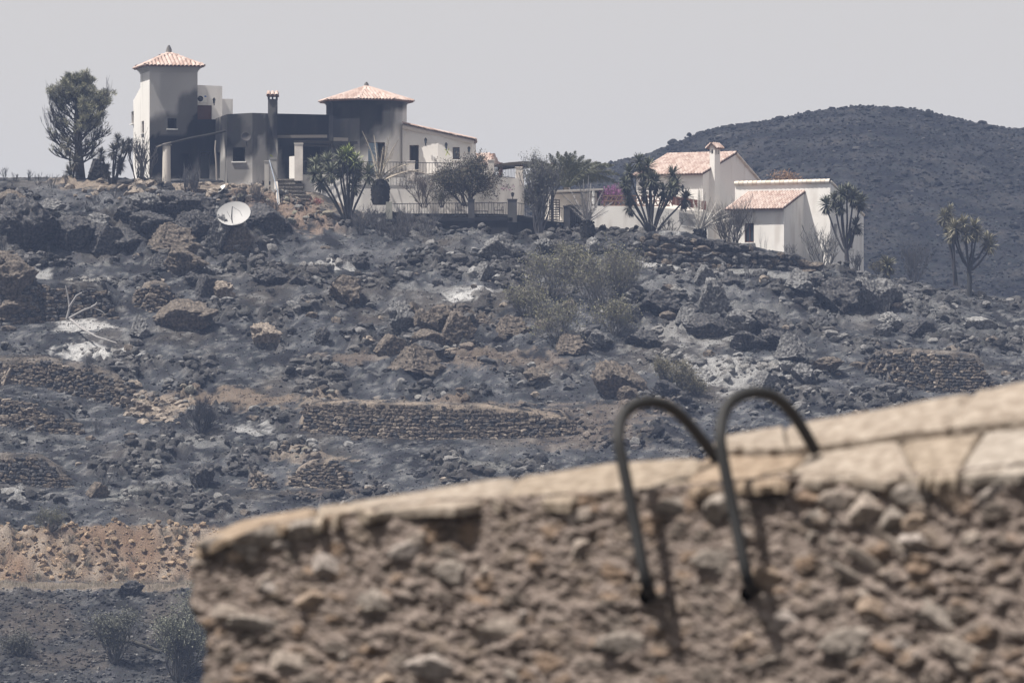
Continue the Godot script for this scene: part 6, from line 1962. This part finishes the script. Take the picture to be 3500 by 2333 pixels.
	# bottom corner bushes and bank tufts
	shrub("valley_bush", "grey-leaved bush with bare trunk below the road", "bush", cast(395, 2262), 165, 170, 10, 4, Color(.10, .095, .09), 5, [Color(.15, .152, .125), Color(.11, .112, .095)], 0.12, 0.4, "", 0.04)
	shrub("valley_bush", "leafy olive bush with pale glinting leaves below the road", "bush", cast(610, 2330), 230, 270, 14, 4, Color(.085, .08, .075), 8, [Color(.13, .135, .10), Color(.095, .10, .078), Color(.27, .275, .22)], 0.12, 0.4, "", 0.04)
	shrub("valley_bush", "low dark scrub at the bottom of the slope below the road", "bush", cast(60, 2240), 90, 190, 10, 3, Color(.07, .066, .064), 8, [Color(.10, .10, .085), Color(.08, .078, .07)], 0.12, 0.4, "", 0.03)
	shrub("valley_bush", "pale twiggy bush beside the leafy olive bush", "bush", cast(680, 2180), 170, 150, 12, 3, Color(.16, .155, .15), 7, [Color(.15, .16, .115), Color(.2, .2, .17)], 0.12, 0.4, "", 0.025)
	var fb := base("fallen_limb", cast(440, 2215), "dark fallen limb lying across the slope below the road", "branch")
	var fm := MB.new()
	fm.tube(PackedVector3Array([pt(352, 2204, 336.4), pt(400, 2192, 336.3), pt(450, 2190, 336.3), pt(500, 2208, 336.0), pt(545, 2226, 335.6)]), PackedFloat32Array([0.05, 0.09, 0.12, 0.12, 0.10]), 6, Color(.06, .055, .05))
	fm.tube(PackedVector3Array([pt(446, 2190, 336.3), pt(432, 2140, 336.3), pt(440, 2100, 336.4)]), PackedFloat32Array([0.07, 0.05, 0.03]), 5, Color(.09, .08, .07))
	part(fm, M.bark, "limb", fb)
	shrub("bank_bush", "small green-grey bush on the lip of the orange road cut", "bush", cast(172, 1812), 85, 130, 12, 3, Color(.11, .10, .09), 5, [Color(.135, .135, .085), Color(.10, .10, .075)], 0.08, 0.35, "", 0.02)
	for k in 46:
		var g := cast(rnd(0, 720), rnd(1815, 1990))
		grass_tuft(g, rnd(0.3, 0.75), "dry grey grass tuft on the orange road cut", "dry tufts on the road cut", Color(.20, .18, .145))
	var gr := MB.new()      # the dry verge
	for k in 5200:
		var d := 350.4 + absf(rng.randfn()) * 1.3
		if d > 354.0: continue
		var x := rnd(-34.0, -16.0)
		var p := Vector3(x, ground(x, d) - 0.02, -d)
		leaf(gr, p, Vector3(rnd(-0.5, 0.5), 1, rnd(-0.4, 0.4)).normalized(), rnd(0.15, 0.5), 0.012, Color(.30, .265, .21) * rnd(0.6, 1.2))
	tag(part(gr, M.leaf, "dry_grass", self), "strip of dry grass along the road below the cut", "grass", "", "stuff")

func grass_tuft(g: Vector3, s: float, label: String, group: String, col: Color):
	var b := MB.new()
	for i in 60:
		var a := rnd(0, TAU)
		var dir := Vector3(cos(a) * rnd(0.1, 0.9), 1, sin(a) * rnd(0.1, 0.9)).normalized()
		leaf(b, g + Vector3(cos(a), 0, sin(a)) * 0.1 * s, dir, s * rnd(0.6, 1.1), 0.016, col * rnd(0.6, 1.4))
	tag(part(b, M.leaf, "grass_tuft", self), label, "grass", group)

# ---------------------------------------------------------------- the near rubble wall and the two pool rails
var near_a := Vector3.ZERO
const NEAR_T := Vector3(0.848, 0, 0.53)
const NEAR_N := Vector3(-0.53, 0, 0.848)

func wp(px: float, py: float, off: float) -> Vector3:      # photograph point at that distance in front of the wall face
	var a := near_a + NEAR_N * off
	var u := u_at(a, a + NEAR_T, px)
	var p := a + NEAR_T * u
	return Vector3(p.x, pt(px, py, -p.z).y, p.z)

func curve(c: Array, x: float) -> float:
	var i := 0
	while i < c.size() - 2 and x > c[i + 1][0]: i += 1
	var t: float = (x - c[i][0]) / (c[i + 1][0] - c[i][0])
	return lerp(float(c[i][1]), float(c[i + 1][1]), clampf(t, -0.5, 1.5))

var low_edge := [[640, 1905], [760, 1838], [860, 1806], [1041, 1788], [1270, 1748], [1488, 1726], [1800, 1712], [2083, 1696], [2400, 1668], [2700, 1640], [2976, 1640], [3200, 1632], [3500, 1600], [3700, 1580]]
var up_edge := [[640, 1862], [700, 1842], [833, 1780], [1041, 1742], [1339, 1697], [1700, 1640], [2083, 1582], [2450, 1560], [2752, 1556], [3125, 1503], [3500, 1464], [3700, 1445]]
var back_edge := [[2350, 1545], [2450, 1530], [2827, 1466], [3125, 1414], [3500, 1339], [3700, 1305]]

func slab(t: Node, px0: float, px1: float, sk0: float, sk1: float, off0: float, off1: float, lo: Array, hi: Array, thick: float, mat: Material, drop: float, jag := 1.0):
	# an irregular flagstone: outline between two photograph lines, with a bevelled rim
	var out := []
	var n := 8
	for i in n + 1:
		var q := float(i) / n
		out.append([lerpf(px0, px1, q), rnd(-0.12, 0.14) * jag])
	for i in n + 1:
		var q := 1.0 - float(i) / n
		out.append([lerpf(px0 + sk0, px1 + sk1, q), 1.0 - rnd(0.0, 0.07)])
	var ring := []
	var mid := Vector3.ZERO
	for o in out:
		var f: float = o[1]
		var p := wp(o[0], lerpf(curve(lo, o[0]), curve(hi, o[0]), f) - drop, lerpf(off0, off1, f))
		ring.append(p); mid += p / out.size()
	var b := MB.new()
	var up := Vector3(0, 1, 0.25).normalized()
	var k := ring.size()
	for i in k:
		var j := (i + 1) % k
		var a: Vector3 = ring[i]; var c: Vector3 = ring[j]
		var ai := a.lerp(mid, 0.10) + up * 0.012; var ci := c.lerp(mid, 0.10) + up * 0.012
		var am := a.lerp(mid, 0.55) + up * (0.012 + 0.012 * nb.get_noise_3dv(a * 5.0)); var cm := c.lerp(mid, 0.55) + up * (0.012 + 0.012 * nb.get_noise_3dv(c * 5.0))
		b.quad(a - up * thick, c - up * thick, c - up * 0.008, a - up * 0.008)
		b.quad(a - up * 0.008, c - up * 0.008, ci, ai)
		b.quad(ai, ci, cm, am)
		b.tri(am, cm, mid + up * 0.014)
		b.tri(c - up * thick, a - up * thick, mid - up * thick)
	part(b, mat, "coping_slab", t)

func build_near_wall():
	near_a = Vector3(24.0 * (2200.0 - CX) / F, 0, -24.0)
	var t := base("rubble_wall", wp(2000, 2333, 0.0), "near out-of-focus rubble wall of tan stones with flat coping slabs", "stone wall")
	var rough := FastNoiseLite.new()
	rough.seed = 4; rough.frequency = 5.0; rough.fractal_octaves = 4
	var cell := FastNoiseLite.new()
	cell.seed = 14; cell.noise_type = FastNoiseLite.TYPE_CELLULAR; cell.frequency = 6.5; cell.cellular_return_type = FastNoiseLite.RETURN_DISTANCE2_SUB; cell.fractal_type = FastNoiseLite.FRACTAL_NONE
	var cid := FastNoiseLite.new()
	cid.seed = 14; cid.noise_type = FastNoiseLite.TYPE_CELLULAR; cid.frequency = 6.5; cid.cellular_return_type = FastNoiseLite.RETURN_CELL_VALUE; cid.fractal_type = FastNoiseLite.FRACTAL_NONE
	var b := MB.new()
	var rows := 170
	var wrap := 14
	var cols := 620 + wrap
	var left := [[1840, 700], [1900, 672], [1950, 655], [2000, 655], [2050, 648], [2110, 668], [2150, 700], [2190, 716], [2240, 704], [2333, 694], [2500, 690]]
	for i in rows:
		for j in cols:
			var q := float(maxi(j - wrap, 0)) / (cols - wrap - 1)
			var px0 := lerpf(660.0, 3640.0, q)
			var ytop := curve(low_edge, px0) - 22.0
			var f := float(i) / (rows - 1)
			var py := lerpf(ytop, 2440.0, f)
			var px := lerpf(curve(left, py), 3640.0, q)
			var p := wp(px, py, 0.16 * (py - ytop) / 810.0)
			if j < wrap: p -= NEAR_N * (wrap - j) * 0.06 - NEAR_T * (wrap - j) * 0.012
			if i == rows - 1: p.y = -2.1
			var c := cell.get_noise_3d(p.x, p.y * 1.6, p.z)      # distance to the joints: stones bulge, mortar sinks
			var e := smoothstep(-0.95, -0.5, c)
			var r := rough.get_noise_3d(p.x * 0.8, p.y * 1.3, p.z * 0.8)
			var r2 := rough.get_noise_3d(p.x * 2.6 + 9.0, p.y * 3.6 + 2.0, p.z * 2.6 + 4.0)
			var r3 := rough.get_noise_3d(p.x * 6.5 + 3.0, p.y * 8.5 + 7.0, p.z * 6.5 + 1.0)
			var rug := clampf(0.55 + 1.8 * rough.get_noise_3d(p.x * 0.22 + 30.0, p.y * 0.3, p.z * 0.22), 0.25, 1.1)      # smeared mortar here, ragged rubble there
			var off := 0.010 * e + 0.032 * r * rug + 0.024 * r2 * rug + 0.016 * r3
			off += 0.02 * smoothstep(2400.0, 3200.0, px) * e
			if j >= wrap: p += NEAR_N * off
			else: p -= NEAR_T * off
			var hue := cid.get_noise_3d(p.x, p.y * 1.5, p.z)
			var col := Color(.20, .166, .147).lerp(Color(.33, .28, .25), clampf(0.5 + r3 * 1.3 + r2 * 0.9, 0, 1))
			if hue > 0.35: col = col.lerp(Color(.155, .137, .122), 0.8 * e)
			elif hue > 0.0: col = col.lerp(Color(.27, .225, .185), 0.7 * e)
			elif hue < -0.6: col = col.lerp(Color(.30, .215, .15), 0.7 * e)
			elif hue < -0.3: col = col.lerp(Color(.37, .325, .29), 0.6 * e)
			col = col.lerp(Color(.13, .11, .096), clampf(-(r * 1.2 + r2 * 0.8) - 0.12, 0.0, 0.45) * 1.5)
			b.v.append(p); b.c.append(col * Color(.76, .735, .725))
	b.grid(rows, cols, 0)
	b.smooth()
	for k in b.ix.size() / 3:      # rows run downwards: turn the faces outwards
		var s := b.ix[k * 3 + 1]; b.ix[k * 3 + 1] = b.ix[k * 3 + 2]; b.ix[k * 3 + 2] = s
	for k in b.n.size(): b.n[k] = -b.n[k]
	part(b, M.mortar, "rubble_face", t)
	# the mass behind the face
	var m := MB.new()
	var steps := 40
	for i in steps:
		var x0 := lerpf(790.0, 3640.0, float(i) / steps); var x1 := lerpf(790.0, 3640.0, float(i + 1) / steps)
		var a0 := wp(x0, curve(low_edge, x0) + 2, 0.0); var a1 := wp(x1, curve(low_edge, x1) + 2, 0.0)
		var c0 := wp(x0, curve(up_edge, x0) + 34, -0.52); var c1 := wp(x1, curve(up_edge, x1) + 34, -0.52)
		m.quad(a0, a1, c1, c0, Color(.24, .19, .15))
		var e0 := c0; var e1 := c1
		if x0 > 2420.0:
			e0 = wp(x0, curve(back_edge, x0) + 34, -1.0); e1 = wp(x1, curve(back_edge, x1) + 34, -1.0)
			m.quad(c0, c1, e1, e0, Color(.22, .17, .13))
		m.quad(e1, e0, Vector3(e0.x, -2.1, e0.z), Vector3(e1.x, -2.1, e1.z), Color(.24, .19, .15))
	var l0 := wp(790, curve(low_edge, 790.0) + 2, 0.0); var l1 := wp(790, curve(up_edge, 790.0) + 34, -0.52)
	m.quad(l1, l0, Vector3(l0.x, -2.1, l0.z), Vector3(l1.x, -2.1, l1.z), Color(.22, .17, .13))
	part(m, M.mortar, "core", t)
	# coping, front course then the higher course behind; neighbours share a skewed joint
	for course in 2:
		var x := 668.0 if course == 0 else 2440.0
		var sk := 0.0
		while x < 3600.0:
			var w := rnd(130.0, 300.0) if rng.randf() < 0.4 else rnd(300.0, 620.0)
			var sk2 := rnd(-110.0, 110.0)
			if course == 0: slab(t, x, x + w - 4.0, sk, sk2, rnd(0.02, 0.07), -0.52, low_edge, up_edge, rnd(0.028, 0.05), M.slab[[0, 1, 2, 0, 1, 3][rng.randi() % 6]], rnd(-3.0, 3.0))
			else: slab(t, x, x + w - 4.0, sk, sk2, -0.50, -1.02, up_edge, back_edge, 0.05, M.slab[rng.randi() % 3], rnd(26.0, 40.0), 0.25)
			x += w
			sk = sk2
	# single stones one can pick out of the face
	var spots := [
		[2868, 1705, 56, 40, 0.1, 0], [2970, 1728, 58, 56, 0.2, 0], [2832, 1775, 72, 40, 0.1, 1], [3062, 1761, 46, 46, 0.3, 1], [3128, 1695, 66, 46, 0, 1], [3267, 1702, 62, 36, -0.3, 2], [3128, 1788, 38, 40, 0.5, 2], [3155, 1842, 66, 38, -0.2, 3],
		[3108, 1900, 120, 22, -0.6, 0], [3010, 1946, 120, 19, -0.58, 0], [2930, 1975, 100, 16, -0.5, 1], [3320, 1840, 40, 22, 0.2, 0], [3390, 1690, 30, 50, -0.4, 3], [3450, 1640, 60, 30, 0.3, 3], [2480, 1740, 60, 45, 0.2, 1], [2330, 1730, 70, 30, 0, 1], [1990, 1760, 60, 30, 0, 0], [2620, 1960, 70, 45, 0, 2], [2450, 1920, 70, 40, 0, 1],
		[760, 1860, 70, 34, 0.1, 1], [700, 1920, 50, 14, 0.05, 0], [860, 1870, 50, 45, 0, 1], [960, 1830, 120, 38, 0.12, 1], [1090, 1810, 90, 34, 0.1, 1], [820, 2100, 90, 26, -0.1, 0], [930, 2140, 130, 24, -0.12, 1], [1080, 2040, 60, 34, 0.2, 2], [1730, 2150, 90, 45, 0.2, 0], [1300, 2060, 70, 40, 0.1, 1], [1560, 1960, 60, 40, 0, 1],
		[1130, 1930, 60, 40, 0, 3], [1400, 1880, 60, 34, 0.3, 3], [2150, 2200, 90, 40, 0.1, 1], [2900, 2200, 80, 50, 0.2, 1], [3200, 2100, 80, 40, -0.3, 1], [3300, 2240, 90, 45, -0.5, 0], [3000, 2080, 70, 34, -0.2, 2], [2700, 2120, 60, 40, 0.3, 3], [1000, 2260, 80, 40, 0.1, 0], [1500, 2270, 90, 46, -0.1, 3],
	]
	for k in 26:
		spots.append([rnd(760, 3480), rnd(1760, 2330), rnd(18, 46), rnd(14, 28), rnd(-0.7, 0.7), rng.randi() % 4])
	for s in spots:
		if s[1] < curve(low_edge, s[0]) + 20.0: continue
		var c := wp(s[0], s[1], 0.16 * (s[1] - curve(low_edge, s[0])) / 810.0 - 0.01)
		var k := mpp(-c.z)
		rock_at(t, rock_mid[rng.randi() % 7], M.near_stone[s[5]], "stone", c, Vector3(s[2] * k, s[3] * k, minf(s[2], s[3]) * k * rnd(0.6, 0.9) + 0.02), Vector3(rnd(-0.2, 0.2), rnd(-0.4, 0.1), s[4]))
	# handrails
	var rails := [
		[[[2226, 2036, -0.02], [2216, 2012, 0.10], [2204, 1975, 0.19], [2168, 1780, 0.20], [2128, 1580, 0.20], [2114, 1495, 0.18], [2124, 1432, 0.11], [2158, 1390, 0.05], [2215, 1372, -0.03], [2280, 1386, -0.12], [2340, 1432, -0.22], [2395, 1497, -0.30], [2452, 1572, -0.40]], "dark steel pool handrail curving over the wall, beside its taller-looking twin"],
		[[[2572, 2024, -0.02], [2562, 1998, 0.10], [2550, 1960, 0.19], [2512, 1770, 0.20], [2474, 1580, 0.20], [2462, 1490, 0.18], [2474, 1412, 0.11], [2512, 1362, 0.05], [2575, 1341, -0.03], [2640, 1352, -0.12], [2695, 1396, -0.22], [2742, 1462, -0.30], [2786, 1540, -0.40]], "dark steel pool handrail ending on the raised slab course"],
	]
	for r in rails:
		var ctl := []
		for p in r[0]: ctl.append(wp(p[0], p[1], p[2] + 0.16 * maxf(0.0, p[1] - 1680.0) / 810.0))
		var rl := base("pool_handrail", ctl[0], r[1], "handrail", "")
		var pts := PackedVector3Array(); var rad := PackedFloat32Array()
		for i in ctl.size() - 1:
			var p0: Vector3 = ctl[maxi(i - 1, 0)]; var p3: Vector3 = ctl[mini(i + 2, ctl.size() - 1)]
			for s in 5:
				pts.append(ctl[i].cubic_interpolate(ctl[i + 1], p0, p3, s / 5.0)); rad.append(0.0255)
		pts.append(ctl[-1]); rad.append(0.0255)
		var g := MB.new()
		g.tube(pts, rad, 14)
		part(g, M.metal_rail, "tube", rl)
		var fl := MB.new()
		fl.tube(PackedVector3Array([ctl[0] - NEAR_N * 0.03, ctl[0] + NEAR_N * 0.055]), PackedFloat32Array([0.032, 0.032]), 14)
		part(fl, M.metal_rail, "wall_flange", rl)
